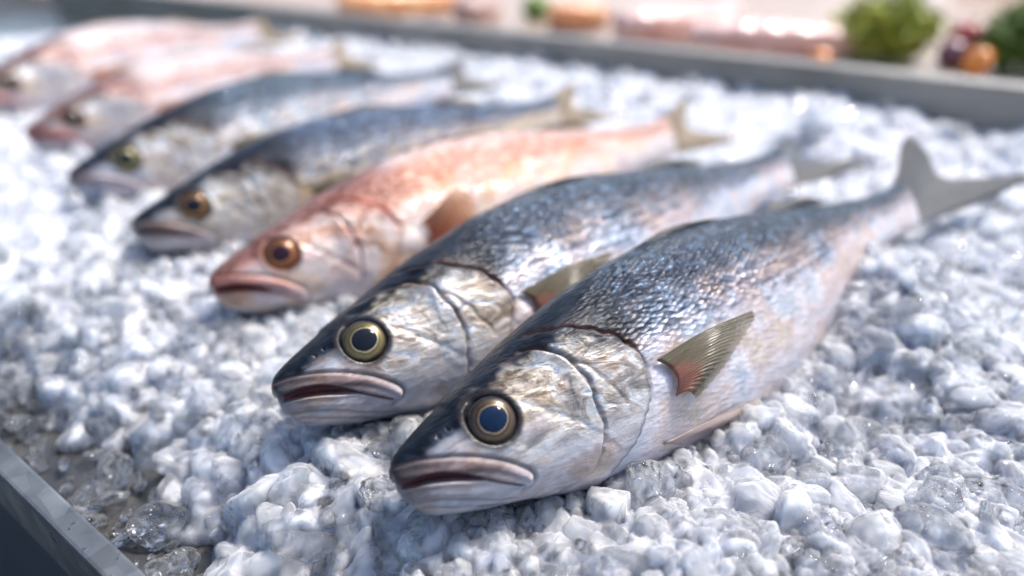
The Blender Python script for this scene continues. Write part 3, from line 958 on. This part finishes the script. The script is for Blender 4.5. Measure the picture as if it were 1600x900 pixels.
ICE = t.done(t.n('ShaderNodeMixShader', {0: fres.outputs[0], 1: inner.outputs[0], 2: gl.outputs[0]}))


def ico(sub):
    import bmesh
    bm = bmesh.new()
    bmesh.ops.create_icosphere(bm, subdivisions=sub, radius=1)
    v = np.array([q.co[:] for q in bm.verts])
    f = np.array([[q.index for q in g.verts] for g in bm.faces])
    bm.free()
    return v, f


def lump_shape(v, seed, k=7, hard=9.0, lo=.55):
    """a half melted chunk: a few planed facets, dents and a wavy skin"""
    r = np.random.default_rng(seed)
    rad = np.ones(len(v))
    dirs = r.normal(size=(k, 3))
    dirs /= np.linalg.norm(dirs, axis=1, keepdims=True)
    cut = r.uniform(lo, .92, k)
    d = v @ dirs.T
    lim = np.where(d > .05, cut / np.maximum(d, .05), 9)
    # soft minimum of the planes
    p = hard
    rad = (np.sum(lim**-p, 1) + 1.0)**(-1 / p)
    for _ in range(3):
        c = r.normal(size=3)
        c /= np.linalg.norm(c)
        rad -= r.uniform(.03, .14) * np.exp(-np.sum((v - c)**2, 1) / r.uniform(.08, .3))
    for fq, am in ((2.3, .05), (5.0, .022), (10., .010)):
        w = r.normal(size=(3, 3)) * fq
        ph = r.uniform(0, 6.28, 3)
        rad += am * np.prod(np.sin(v @ w.T + ph), 1) * 1.6
    q = v * rad[:, None]
    return q * np.array([r.uniform(.95, 1.3), r.uniform(.8, 1.05), r.uniform(.6, .85)])


V2, F2 = ico(3)
V3, F3 = ico(4)
V4, F4 = ico(5)
SMALL = [lump_shape(V2, 100 + i, 6, 22., .30) for i in range(24)]
MED = [lump_shape(V3, 200 + i, 8, 16., .42) for i in range(24)]
BIG = [lump_shape(V4, 300 + i, 8, 13., .48) for i in range(14)]

# fish surface lookup
kd_pts, kd_n = [], []
for root, body in FISH:
    me = body.data
    n = len(me.vertices)
    co = np.empty(n * 3, np.float32)
    me.vertices.foreach_get('co', co)
    no = np.empty(n * 3, np.float32)
    me.vertices.foreach_get('normal', no)
    step = max(1, n // 6000)
    Mw = np.array(root.matrix_world)
    c = co.reshape(-1, 3)[::step] @ Mw[:3, :3].T + Mw[:3, 3]
    m = no.reshape(-1, 3)[::step] @ np.linalg.inv(Mw[:3, :3])
    m /= np.linalg.norm(m, axis=1, keepdims=True) + 1e-9
    kd_pts.append(c)
    kd_n.append(m)
kd_pts = np.vstack(kd_pts)
kd_n = np.vstack(kd_n)
kd = kdtree.KDTree(len(kd_pts))
for i, c in enumerate(kd_pts):
    kd.insert(c, i)
kd.balance()
# which way do the normals point
ctest = np.array(FISH[0][0].matrix_world @ Vector((.4, 0, -.03)))
_, ii, dd = kd.find(ctest)
NSIGN = 1.0 if (ctest - kd_pts[ii]) @ kd_n[ii] < 0 else -1.0


def fish_sd(p):
    co, i, d = kd.find(p)
    s = (np.array(p) - kd_pts[i]) @ kd_n[i] * NSIGN
    return d if s > 0 else -d


def fbm(x, y, s=0.0):
    return mnoise.fractal(Vector((x, y, s)), .6, 2.0, 4)


AXES = [(tuple(r_.matrix_world @ Vector((0, 0, 0)))[:2], tuple(r_.matrix_world @ Vector((1, 0, 0)))[:2]) for r_, b_ in FISH]
MOUNDS = [(*at(px_, py_, 0)[:2], r_, h_) for px_, py_, r_, h_ in ((1430, 540, .055, .019), (1275, 232, .034, .030), (1180, 690, .02, .004), (1360, 470, .04, .012), (1230, 770, .045, .006), (1500, 380, .06, .010), (560, 690, .025, .004))]


def bed(x, y):
    """height of the ice"""
    q = np.array([x, y, 0]) - pA
    w = q @ rn
    u = q @ rdir
    h = .006 * fbm(x * 9, y * 9, 3.3) + .004 * fbm(x * 30, y * 30, 1.1)
    edge = w + .018 * fbm(u * 14, 2.0, 7.7) + .012 * fbm(u * 40, 5.0, 2.2)
    k = ss(edge, .008, .056)
    z = FLOOR_Z - .006 + (h - FLOOR_Z + .004) * k
    for (a, b) in AXES:
        tt = min(1.0, max(0.08, ((x - a[0]) * (b[0] - a[0]) + (y - a[1]) * (b[1] - a[1])) / ((b[0] - a[0])**2 + (b[1] - a[1])**2)))
        d2 = (x - a[0] - tt * (b[0] - a[0]))**2 + (y - a[1] - tt * (b[1] - a[1]))**2
        z += .0045 * math.exp(-d2 / .045**2) * (.4 + .6 * tt)
    for (mx_, my_, mr_, mh_) in MOUNDS:
        h2 = ((x - mx_)**2 + (y - my_)**2) / mr_**2
        z += mh_ * math.exp(-h2)
    b = WIDTH - w
    z += .016 * (1 - ss(b, .0, .16)) * (1 + fbm(u * 10, 1, 1)) * k
    return float(z)


def infront(p, mg=120):
    q = np.asarray(p, float) - CAM
    zc = q @ FWD
    if zc < .05:
        return False, 0, 0, zc
    X, Y, _ = proj(p)
    return (-mg < X < 1600 + mg and -mg < Y < 900 + mg * 1.5), X, Y, zc


def rot_flat():
    a = rng.uniform(0, 6.28)
    b, c = rng.normal(0, .35, 2)
    return np.array(Matrix.Rotation(a, 3, 'Z') @ Matrix.Rotation(b, 3, 'X') @ Matrix.Rotation(c, 3, 'Y'))


def new_cells():
    return {}


def too_close(cells, p, r, f):
    g = .02
    ix, iy = int(p[0] // g), int(p[1] // g)
    for a in (-1, 0, 1):
        for b in (-1, 0, 1):
            for (q, rq) in cells.get((ix + a, iy + b), ()):
                if (q[0] - p[0])**2 + (q[1] - p[1])**2 + (q[2] - p[2])**2 < (f * (r + rq))**2:
                    return True
    cells.setdefault((ix, iy), []).append((p, r))
    return False


def scatter(n, rmin, rmax, near, far, cells, fdist, lo, hi, pw=1.5, thin_keep=.0, sdf=.72):
    """chunks of ice (point, radius, depth) strewn evenly over what the photo shows"""
    out = []
    for _ in range(n):
        X, Y = rng.uniform(-160, 1760), rng.uniform(-25, 1030)
        p = at(X, Y, 0.0)
        zc = (p - CAM) @ FWD
        if not (near <= zc < far):
            continue
        w = (p - pA) @ rn
        if not (.004 < w < WIDTH - .004):
            continue
        r = rmin + (rmax - rmin) * rng.random()**pw
        z = bed(p[0], p[1])
        thin = z < FLOOR_Z + .003
        if thin and rng.random() > thin_keep:
            continue
        z = max(z, FLOOR_Z + r * .35) + rng.uniform(lo, hi) * r
        p = np.array([p[0], p[1], z])
        if fish_sd(p) < r * sdf or too_close(cells, p, r, fdist):
            continue
        out.append((p, r, zc, thin))
    return out


# fused mass of crushed ice: a height field of half melted chunks
cl = new_cells()
heap = scatter(420, .011, .018, .10, .45, cl, .45, -.5, -.2) + scatter(3200, .006, .0115, .10, .50, cl, .45, -.3, .2)
heap += scatter(5200, .008, .014, .45, 1.25, cl, .45, -.4, .3)
cl2 = new_cells()
heap += scatter(8000, .0032, .0064, .10, .50, cl2, .55, -.3, .55)
cl3 = new_cells()
heap += scatter(9000, .0014, .0030, .10, .40, cl3, .60, .2, 1.3, 1.8)
# rubble pressed against the fish
vis = [i for i in range(len(kd_pts)) if abs(kd_pts[i][2] - bed(kd_pts[i][0], kd_pts[i][1]) - .003) < .006]
clc = new_cells()
for i in rng.permutation(vis)[:3200]:
    r = .0016 + .0060 * rng.random()**2
    p = kd_pts[i] + kd_n[i] * NSIGN * r * rng.uniform(.6, 1.1)
    p[2] = bed(p[0], p[1]) + rng.uniform(-.2, .7) * r
    if fish_sd(p) < r * .55 or too_close(clc, p, r, .6):
        continue
    heap.append((p, r, (p - CAM) @ FWD, False))
print('heap', len(heap))


def blur(Z):
    Q = Z.copy()
    Q[1:-1, 1:-1] = (4 * Z[1:-1, 1:-1] + 2 * (Z[2:, 1:-1] + Z[:-2, 1:-1] + Z[1:-1, 2:] + Z[1:-1, :-2]) + Z[2:, 2:] + Z[:-2, :-2] + Z[2:, :-2] + Z[:-2, 2:]) / 16
    return Q


def heap_sheet(x0, x1, y0, y1, g, hole=None, soft=1):
    xs, ys = np.arange(x0, x1, g), np.arange(y0, y1, g)
    cg = .006
    cx, cy_ = np.arange(x0 - cg, x1 + 2 * cg, cg), np.arange(y0 - cg, y1 + 2 * cg, cg)
    Zc = np.array([[bed(a, b) for b in cy_] for a in cx])
    ia, ib = (xs - cx[0]) / cg, (ys - cy_[0]) / cg
    i0, j0 = ia.astype(int), ib.astype(int)
    fa, fb = (ia - i0)[:, None], (ib - j0)[None]
    Z = (Zc[np.ix_(i0, j0)] * (1 - fa) * (1 - fb) + Zc[np.ix_(i0 + 1, j0)] * fa * (1 - fb) + Zc[np.ix_(i0, j0 + 1)] * (1 - fa) * fb + Zc[np.ix_(i0 + 1, j0 + 1)] * fa * fb) - .0015
    K = np.full(Z.shape, .6)
    r2 = np.random.default_rng(77)
    for (p, r, zc, thin) in heap:
        if r < g * 1.2:
            continue
        R_ = r * 1.35
        a0, a1 = np.searchsorted(xs, [p[0] - R_, p[0] + R_])
        b0, b1 = np.searchsorted(ys, [p[1] - R_, p[1] + R_])
        an, as_, pw_, t1, t2 = r2.uniform(0, 6.28), r2.uniform(.75, 1.3), r2.uniform(1.7, 3.2), r2.normal(0, .28), r2.normal(0, .28)
        cuts = r2.normal(size=(3, 2))
        ch = r2.uniform(.05, .55, 3)
        kk = r2.random()
        if a1 <= a0 or b1 <= b0:
            continue
        dx, dy = (xs[a0:a1] - p[0])[:, None] / r, (ys[b0:b1] - p[1])[None] / r
        u = (dx * math.cos(an) + dy * math.sin(an)) / as_
        v = (-dx * math.sin(an) + dy * math.cos(an)) * as_
        q = np.abs(u)**pw_ + np.abs(v)**pw_
        h = np.clip(1 - q, 0, 1)**(1 / 2.1)
        for c, c0 in zip(cuts, ch):                     # flat broken faces
            h = np.minimum(h, c0 + 1.0 * (c[0] * u + c[1] * v) + .42)
        h = h * .80 + t1 * u + t2 * v + .05 * np.sin(u * 7 + kk * 20) * np.sin(v * 6 + kk * 9)
        zz = np.where(q < 1, p[2] + r * h - .15 * r, -9)
        blk = Z[a0:a1, b0:b1]
        m = zz > blk
        blk[m] = zz[m]
        K[a0:a1, b0:b1][m] = kk
    for _ in range(soft):
        Z = blur(Z)
    core = Z.copy()
    for _ in range(int(.005 / g)):
        core = blur(core)
    core = np.minimum(core, Z + .001) - .0022
    XX, YY = np.meshgrid(xs, ys, indexing='ij')
    V = np.stack([XX, YY, Z], -1).reshape(-1, 3)
    n, m = Z.shape
    idx = np.arange(n * m).reshape(n, m)
    q = np.stack([idx[:-1, :-1], idx[1:, :-1], idx[1:, 1:], idx[:-1, 1:]], -1).reshape(-1, 4)
    c = V[q].mean(1)
    qq = c - CAM
    zc = qq @ FWD
    px = 800 + F * (qq @ RIGHT) / np.maximum(zc, .03)
    py = 450 - F * (qq @ UP) / np.maximum(zc, .03)
    w = (c - pA) @ rn
    keep = (zc > .05) & (px > -420) & (px < 2020) & (py < 1330) & (c[:, 2] > FLOOR_Z - .0015) & (w > .001) & (w < WIDTH - .001)
    if hole:
        keep &= ~((c[:, 0] > hole[0]) & (c[:, 0] < hole[1]) & (c[:, 1] > hole[2]) & (c[:, 1] < hole[3]))
    q = q[keep]
    used = np.unique(q)
    mp = np.full(len(V), -1)
    mp[used] = np.arange(len(used))
    Vc = np.stack([XX, YY, core], -1).reshape(-1, 3)
    return np.vstack([V[used], Vc[used]]), np.vstack([mp[q], mp[q] + len(used)]), np.concatenate([2.0 + .98 * K.reshape(-1)[used], np.full(len(used), 4.0)])


NEAR = (-.25, .34, .045, .46)
va, fa_, ka = heap_sheet(*NEAR, .00065, soft=0)
vb, fb_, kb = heap_sheet(-1.0, 1.15, .02, 1.25, .0021, soft=0, hole=(NEAR[0] + .004, NEAR[1] - .004, NEAR[2] + .004, NEAR[3] - .004))
print('sheet verts', len(va), len(vb))
quads = np.vstack([fa_, fb_ + len(va)])
stuffV, stuffF, stuffM = [va, vb], [np.concatenate([quads[:, [0, 1, 2]], quads[:, [0, 2, 3]]])], [ka, kb]
base = len(va) + len(vb)

# loose clear pieces lying on it
cls = new_cells()
loose = scatter(1300, .0055, .0105, .13, .42, cls, .70, .05, .45, 1.6, .6)
loose += scatter(2600, .0030, .0062, .13, .42, cls, .70, .2, .7, 1.6, .7)
loose += scatter(4500, .0012, .0038, .13, .38, cls, .85, .6, 1.4, 1.6, .35)
loose += scatter(700, .007, .012, .42, .9, cls, .8, .1, .5)
loose += [h for h in heap[-400:] if fish_sd(h[0]) > h[1] * .8][:260]
loose.sort(key=lambda a: -a[1] * F / a[2])
IND = 300
big_me = []
for k, v in enumerate(BIG):
    me = mesh_np('ice_lump', v, F4)
    fattr(me, 'milky', np.full(len(v), .05 + .75 * (k % 7) / 6.0))
    me.materials.append(ICE)
    big_me.append(me)
clear_me = []
for k in range(6):
    v = BIG[k] * np.array([1, 1, .75])
    me = mesh_np('ice_lump', v, F4)
    fattr(me, 'milky', np.full(len(v), -1.0))
    me.materials.append(ICE)
    clear_me.append(me)
ni = 0
for (p, r, zc, thin) in loose:
    X, Y, _ = proj(p)
    if ni < IND and -10 < X < 1610 and -10 < Y < 915:
        o = bpy.data.objects.new('ice_lump', clear_me[int(rng.integers(6))] if thin or rng.random() < .5 else big_me[int(rng.integers(len(BIG)))])
        COL.objects.link(o)
        M3 = rot_flat() * r
        o.matrix_world = Matrix(((*M3[0], p[0]), (*M3[1], p[1]), (*M3[2], p[2]), (0, 0, 0, 1)))
        tag(o, 'half melted lump of clear ice lying loose on the crushed ice', 'ice lump', 'loose lumps of ice around the fish')
        ni += 1
        continue
    bank, ff = (MED, F3) if r * F / zc > 11 else (SMALL, F2)
    v = bank[int(rng.integers(len(bank)))] @ (rot_flat() * r).T + p
    stuffV.append(v)
    stuffF.append(ff + base)
    stuffM.append(np.full(len(v), -1.0 if thin or rng.random() < .5 else .8 * rng.random()))
    base += len(v)
print('individuals', ni, 'loose', len(loose))
me = mesh_np('crushed_ice', np.vstack(stuffV), np.vstack(stuffF))
fattr(me, 'milky', np.concatenate(stuffM))
ci = obj('crushed_ice', me, ICE)
ci['kind'] = 'stuff'
ci['label'] = 'bed of white crushed ice filling the steel tray'
ci['category'] = 'ice'
print('ice verts', len(me.vertices))

# ------------------------------------------------------------------ what stands behind the tray
def simple(name, c, rough=.5, c2=None, sc_=20, coat=0, bumpd=.002, sss=0):
    t = NT(name)
    tc = t.n('ShaderNodeTexCoord')
    n = t.noise(tc.outputs['Object'], sc_, 4, .6, .5)
    col = t.mix(t.sstep(n, .35, .65), c, c2 or tuple(v * .8 for v in c))
    b = t.bsdf(Base_Color=col, Roughness=rough, Coat_Weight=coat, Coat_Roughness=.15, Normal=t.bump(n, .4, bumpd))
    b.inputs['Subsurface Weight'].default_value = sss
    b.inputs['Subsurface Scale'].default_value = .01
    return t.done(b)


M_counter = simple('counter_laminate', (.36, .26, .19), .35, (.31, .22, .16), 6)
M_ground = simple('dark_floor', (.02, .022, .026), .7, (.03, .032, .036), 4)
M_salmon = simple('salmon_flesh', (.62, .22, .07), .35, (.74, .40, .16), 30, .5, sss=.2)
M_paleflesh = simple('pale_flesh', (.62, .34, .28), .35, (.70, .48, .42), 22, .5, sss=.2)
M_skinback = simple('fillet_skin', (.34, .20, .16), .35, (.46, .30, .25), 30, .4)
M_herb = simple('herb_leaf', (.26, .32, .03), .5, (.42, .42, .06), 60)
M_herb2 = simple('dark_herb_leaf', (.08, .17, .02), .5, (.14, .22, .035), 60)
M_stem = simple('herb_stem', (.30, .36, .10), .5)
M_red = simple('pepper_red', (.42, .05, .03), .25, (.34, .04, .05), 12, .8)
M_orange = simple('pepper_orange', (.75, .26, .03), .25, (.7, .2, .03), 12, .8)
M_plum = simple('plum_skin', (.14, .05, .08), .35, (.22, .08, .1), 14, .5)
M_foam = simple('foam_white', (.72, .66, .58), .6, (.66, .60, .52), 40)
M_dark = simple('dark_crate', (.05, .055, .07), .5)

CZ = WALL_Z - .030


def slab(name, pts_uw, z0, z1, mat, parent=None, bev=.004):
    import bmesh
    n = len(pts_uw)
    V = [P3(u, w, z0) for u, w in pts_uw] + [P3(u, w, z1) for u, w in pts_uw]
    f = [tuple(range(n)), tuple(range(n, 2 * n))]
    for i in range(n):
        j = (i + 1) % n
        f.append((i, j, j + n, i + n))
    me = mesh_np(name, V, f, smooth=False)
    bm = bmesh.new()
    bm.from_mesh(me)
    bmesh.ops.recalc_face_normals(bm, faces=bm.faces)
    if bev:
        bmesh.ops.bevel(bm, geom=list(bm.edges), offset=bev, segments=2, affect='EDGES')
    bm.to_mesh(me)
    bm.free()
    return obj(name, me, mat, parent)


def uw(px, py, z):
    q = at(px, py, z) - pA
    return float(q @ rdir), float(q @ rn)


counter = slab('serving_counter', [(-4, WIDTH + .03), (4, WIDTH + .03), (4, WIDTH + 3), (-4, WIDTH + 3)], CZ - .03, CZ, M_counter)
tag(counter, 'pale cream counter top running behind the ice tray', 'counter')

g = obj('ground', mesh_np('ground', [(-12, -12, -.55), (12, -12, -.55), (12, 12, -.55), (-12, 12, -.55)], [(0, 1, 2, 3)]), M_ground)
g['kind'] = 'structure'
# plinth under the tray
tbl = slab('tray_table', [(-1.6, .03), (1.9, .03), (1.9, WIDTH - .02), (-1.6, WIDTH - .02)], -.549, FLOOR_Z - .0045, M_dark)
tag(tbl, 'dark table standing under the steel ice tray', 'table')


def fillet(px, py, ln, wd, ht, ang, mat, skin, label, name='fish_fillet', lift=0.0):
    p = at(px, py, CZ + ht * .5 + lift)
    root = thing(name, label, 'fillet', Matrix.Translation((p[0], p[1], CZ + lift)) @ Matrix.Rotation(ang, 4, 'Z'), 'fish fillets on the counter')
    nu_, nv_ = 40, 28
    V = []
    for i in range(nu_):
        u = i / (nu_ - 1)
        prof = (math.sin(math.pi * min(1, .06 + u * .94))**.55) * (1 - .55 * u)
        for j in range(nv_):
            a = 2 * math.pi * j / nv_
            c, s_ = math.cos(a), math.sin(a)
            V.append(((u - .5) * ln, wd * .5 * prof * math.copysign(abs(c)**.8, c),
                      ht * .5 + ht * .5 * (.35 + .65 * prof) * math.copysign(abs(s_)**.7, s_) * (1 + .12 * math.sin(u * 40 + j)) * (.9 if s_ > 0 else 1)))
    f = []
    for i in range(nu_ - 1):
        for j in range(nv_):
            a, b = i * nv_ + j, i * nv_ + (j + 1) % nv_
            f.append((a, b, b + nv_, a + nv_))
    f.append(tuple(range(nv_))[::-1])
    f.append(tuple((nu_ - 1) * nv_ + j for j in range(nv_)))
    V = np.array(V)
    V[:, 2] = np.maximum(V[:, 2], .0006)
    obj('flesh', mesh_np('flesh', V, f), mat, root)
    # strip of skin along the lower edge
    W = V.copy()
    W[:, 1] *= 1.03
    W[:, 2] = .0003 + (W[:, 2]) * .30
    obj('skin', mesh_np('skin', W, f), skin, root)
    return root


fillet(1050, 34, .19, .10, .060, .5, M_paleflesh, M_skinback, 'pale pink fillet lying beside the rim, left of two')
fillet(1215, 60, .22, .085, .055, -.15, M_paleflesh, M_skinback, 'thick pink fillet with brown skin edge against the green herbs')
fillet(1130, 20, .22, .08, .05, 1.1, M_paleflesh, M_skinback, 'pink fillet standing on edge between the two pale fillets')
fillet(625, 6, .22, .10, .06, .5, M_salmon, M_skinback, 'bright orange fillet far along the counter behind the rim')
fillet(752, 14, .12, .08, .055, 1.0, M_skinback, M_skinback, 'brown skinned fillet beside the dark green lime')
fillet(905, 24, .10, .07, .05, .0, M_salmon, M_skinback, 'small red orange fillet nearest the pale pink ones')


def ball(name, px, py, r, mat, label, cat, zs=1.0, ridges=0):
    v, f = ico(4)
    v = v.copy()
    if ridges:
        a = np.arctan2(v[:, 1], v[:, 0])
        k = 1 + .09 * np.cos(a * ridges) * (1 - v[:, 2]**2)**.5
        v[:, :2] *= k[:, None]
        v[:, 2] *= 1 - .25 * np.exp(-(v[:, 0]**2 + v[:, 1]**2) / .12) * np.sign(v[:, 2])
    p = at(px, py, CZ + r * zs)
    root = thing(name, label, cat, Matrix.Translation((p[0], p[1], CZ)))
    q = v * np.array([r, r, r * zs])
    q[:, 2] += r * zs * .98
    obj('flesh', mesh_np('flesh', q, f), mat, root)
    a = np.linspace(0, 2 * np.pi, 9)[:-1]
    top = 2 * r * zs * .93
    st = np.vstack([np.stack([.12 * r * np.cos(a), .12 * r * np.sin(a), np.full(8, top - .1 * r)], -1), np.stack([.08 * r * np.cos(a) + .1 * r, .08 * r * np.sin(a), np.full(8, top + .28 * r)], -1)])
    fs = [(i, (i + 1) % 8, 8 + (i + 1) % 8, 8 + i) for i in range(8)] + [tuple(range(8, 16))]
    obj('stem', mesh_np('stem', st, fs), M_stem, root)
    return root


ball('bell_pepper', 1512, 66, .026, M_red, 'deep red bell pepper between the two bunches of herbs', 'pepper', 1.05, 4)
ball('bell_pepper', 1528, 96, .016, M_orange, 'small orange pepper at the foot of the dark herbs', 'pepper', 1.1, 4)
ball('plum', 1488, 84, .017, M_plum, 'dark purple plum beside the red pepper', 'plum')
ball('lemon', 1283, 92, .013, M_orange, 'small yellow orange fruit at the foot of the light green herbs', 'fruit', .9)
ball('lime', 838, 12, .026, M_herb2, 'dark green lime between the orange fillets', 'lime', .85)


def herbs(px, py, w, h, mat, label, seed, nstem=46):
    r = np.random.default_rng(seed)
    p = at(px, py, CZ)
    root = thing('herb_bunch', label, 'herbs', Matrix.Translation((p[0], p[1], CZ)), 'bunches of herbs on the counter')
    V, f, SV, SF = [], [], [], []
    for k in range(nstem):
        a = r.uniform(0, 6.28)
        q = math.sqrt(r.random())
        tip = np.array([w * .5 * q * math.cos(a), w * .5 * q * math.sin(a) * .7, h * (1.02 - .5 * q * q) * r.uniform(.75, 1.05)])
        root_p = tip * np.array([.45, .45, 0])
        for j in range(7):
            u = j / 6
            c = root_p * (1 - u) + tip * u + np.array([0, 0, .0])
            if j < 6:
                c2 = root_p * (1 - (j + 1) / 6) + tip * (j + 1) / 6
                b0 = len(SV)
                for cc in (c, c2):
                    for an in (0, 2.09, 4.19):
                        SV.append(cc + np.array([math.cos(an), math.sin(an), 0]) * .0011)
                for an in range(3):
                    SF.append((b0 + an, b0 + (an + 1) % 3, b0 + 3 + (an + 1) % 3, b0 + 3 + an))
            if u < .2:
                continue
            for m in range(9):
                n = r.normal(size=3)
                n[2] += .6
                n /= np.linalg.norm(n)
                s1 = np.cross(n, r.normal(size=3))
                s1 /= np.linalg.norm(s1)
                s2 = np.cross(n, s1)
                o_ = c + r.normal(size=3) * np.array([.008, .008, .006])
                o_[2] = max(o_[2], .002)
                L_ = r.uniform(.005, .010)
                b0 = len(V)
                for (aa, bb, cc) in ((0, -.2, 0), (.5, -.45, .1), (1, 0, -.1), (.5, .45, .1), (.75, -.5, 0), (.75, .5, 0)):
                    V.append(o_ + s1 * aa * L_ + s2 * bb * L_ + n * cc * L_)
                f.append((b0, b0 + 1, b0 + 4, b0 + 2))
                f.append((b0, b0 + 2, b0 + 5, b0 + 3))
    obj('foliage', mesh_np('foliage', V, f, smooth=False), mat, root)
    obj('stalks', mesh_np('stalks', SV, SF), M_stem, root)
    return root


herbs(1370, 96, .135, .085, M_herb, 'bushy bunch of light yellow green herbs on the counter', 31, 60)
herbs(1585, 112, .10, .085, M_herb2, 'dark green bunch of herbs cut off by the picture edge', 32, 50)


def foam_box(px, py, lx, ly, h, ang, mat, label, name='foam_box', cat='box'):
    import bmesh
    p = at(px, py, CZ)
    root = thing(name, label, cat, Matrix.Translation((p[0], p[1], CZ + .0004)) @ Matrix.Rotation(ang, 4, 'Z'))
    for nm, (z0, z1, gx) in (('box', (0, h * .78, 0)), ('lid', (h * .785, h, .006))):
        bm = bmesh.new()
        bmesh.ops.create_cube(bm, size=1)
        for v in bm.verts:
            v.co = ((v.co.x) * (lx + gx), v.co.y * (ly + gx), z0 + (v.co.z + .5) * (z1 - z0))
        bmesh.ops.bevel(bm, geom=list(bm.edges), offset=.006, segments=3, affect='EDGES')
        me = bpy.data.meshes.new(nm)
        bm.to_mesh(me)
        bm.free()
        obj(nm, me, mat, root)
    return root


foam_box(1190, -34, .34, .2, .09, .1, M_foam, 'added white lidded box standing in for the bright glow behind the pink fillets')  # box added as a pale stand-in for the glow at the back
foam_box(500, -30, .40, .2, .06, .2, M_foam, 'low white foam box behind the far end of the rim')
foam_box(1610, -20, .30, .2, .14, .1, M_dark, 'dark lidded crate behind the dark green herbs', 'crate', 'crate')

# ------------------------------------------------------------------ light
SUN_EL, SUN_AZ = R(60), R(58)     # azimuth from +Y toward +X
w = bpy.data.worlds.new('World')
sc.world = w
w.use_nodes = True
nt = w.node_tree
bg = nt.nodes['Background']
sky = nt.nodes.new('ShaderNodeTexSky')
sky.sky_type = 'NISHITA'
sky.sun_disc = False
sky.sun_elevation = SUN_EL
sky.sun_rotation = SUN_AZ
sky.air_density = 1.0
sky.dust_density = 2.0
nt.links.new(sky.outputs[0], bg.inputs[0])
bg.inputs[1].default_value = .15
sd_ = bpy.data.lights.new('sun', 'SUN')
sd_.energy = 3.8
sd_.angle = R(12)
sd_.color = (1.0, .955, .90)
so = bpy.data.objects.new('sun', sd_)
COL.objects.link(so)
dirv = Vector((math.sin(SUN_AZ) * math.cos(SUN_EL), math.cos(SUN_AZ) * math.cos(SUN_EL), math.sin(SUN_EL)))
so.rotation_euler = dirv.to_track_quat('Z', 'Y').to_euler()
so.location = dirv * 3

# ------------------------------------------------------------------ lens and render
cd.dof.use_dof = True
fp = at(757, 640, .035)
cd.dof.focus_distance = float((fp - CAM) @ FWD) * 1.03
cd.dof.aperture_fstop = 2.8
cd.dof.aperture_blades = 0
print('focus', cd.dof.focus_distance)
for k, (root, body) in enumerate(FISH):
    m = root.matrix_world
    print('fish', k, 'L', m.to_scale()[0], 'eye', [round(c) for c in proj(np.array(m @ Vector((EYE[0], -.05, EYE[1]))))[:2]],
          'tail', [round(c) for c in proj(np.array(m @ Vector((1, 0, 0))))[:2]])
sc.view_settings.view_transform = 'Standard'
sc.view_settings.look = 'None'
sc.view_settings.exposure = 0.82
sc.view_settings.gamma = 1.0
cy = sc.cycles
cy.use_denoising = True
cy.use_adaptive_sampling = True
cy.adaptive_threshold = 0.06
cy.adaptive_min_samples = 24
cy.max_bounces = 16
cy.transmission_bounces = 8
cy.diffuse_bounces = 8
cy.glossy_bounces = 5
cy.transparent_max_bounces = 20
cy.caustics_reflective = False
cy.caustics_refractive = True
cy.sample_clamp_indirect = 6
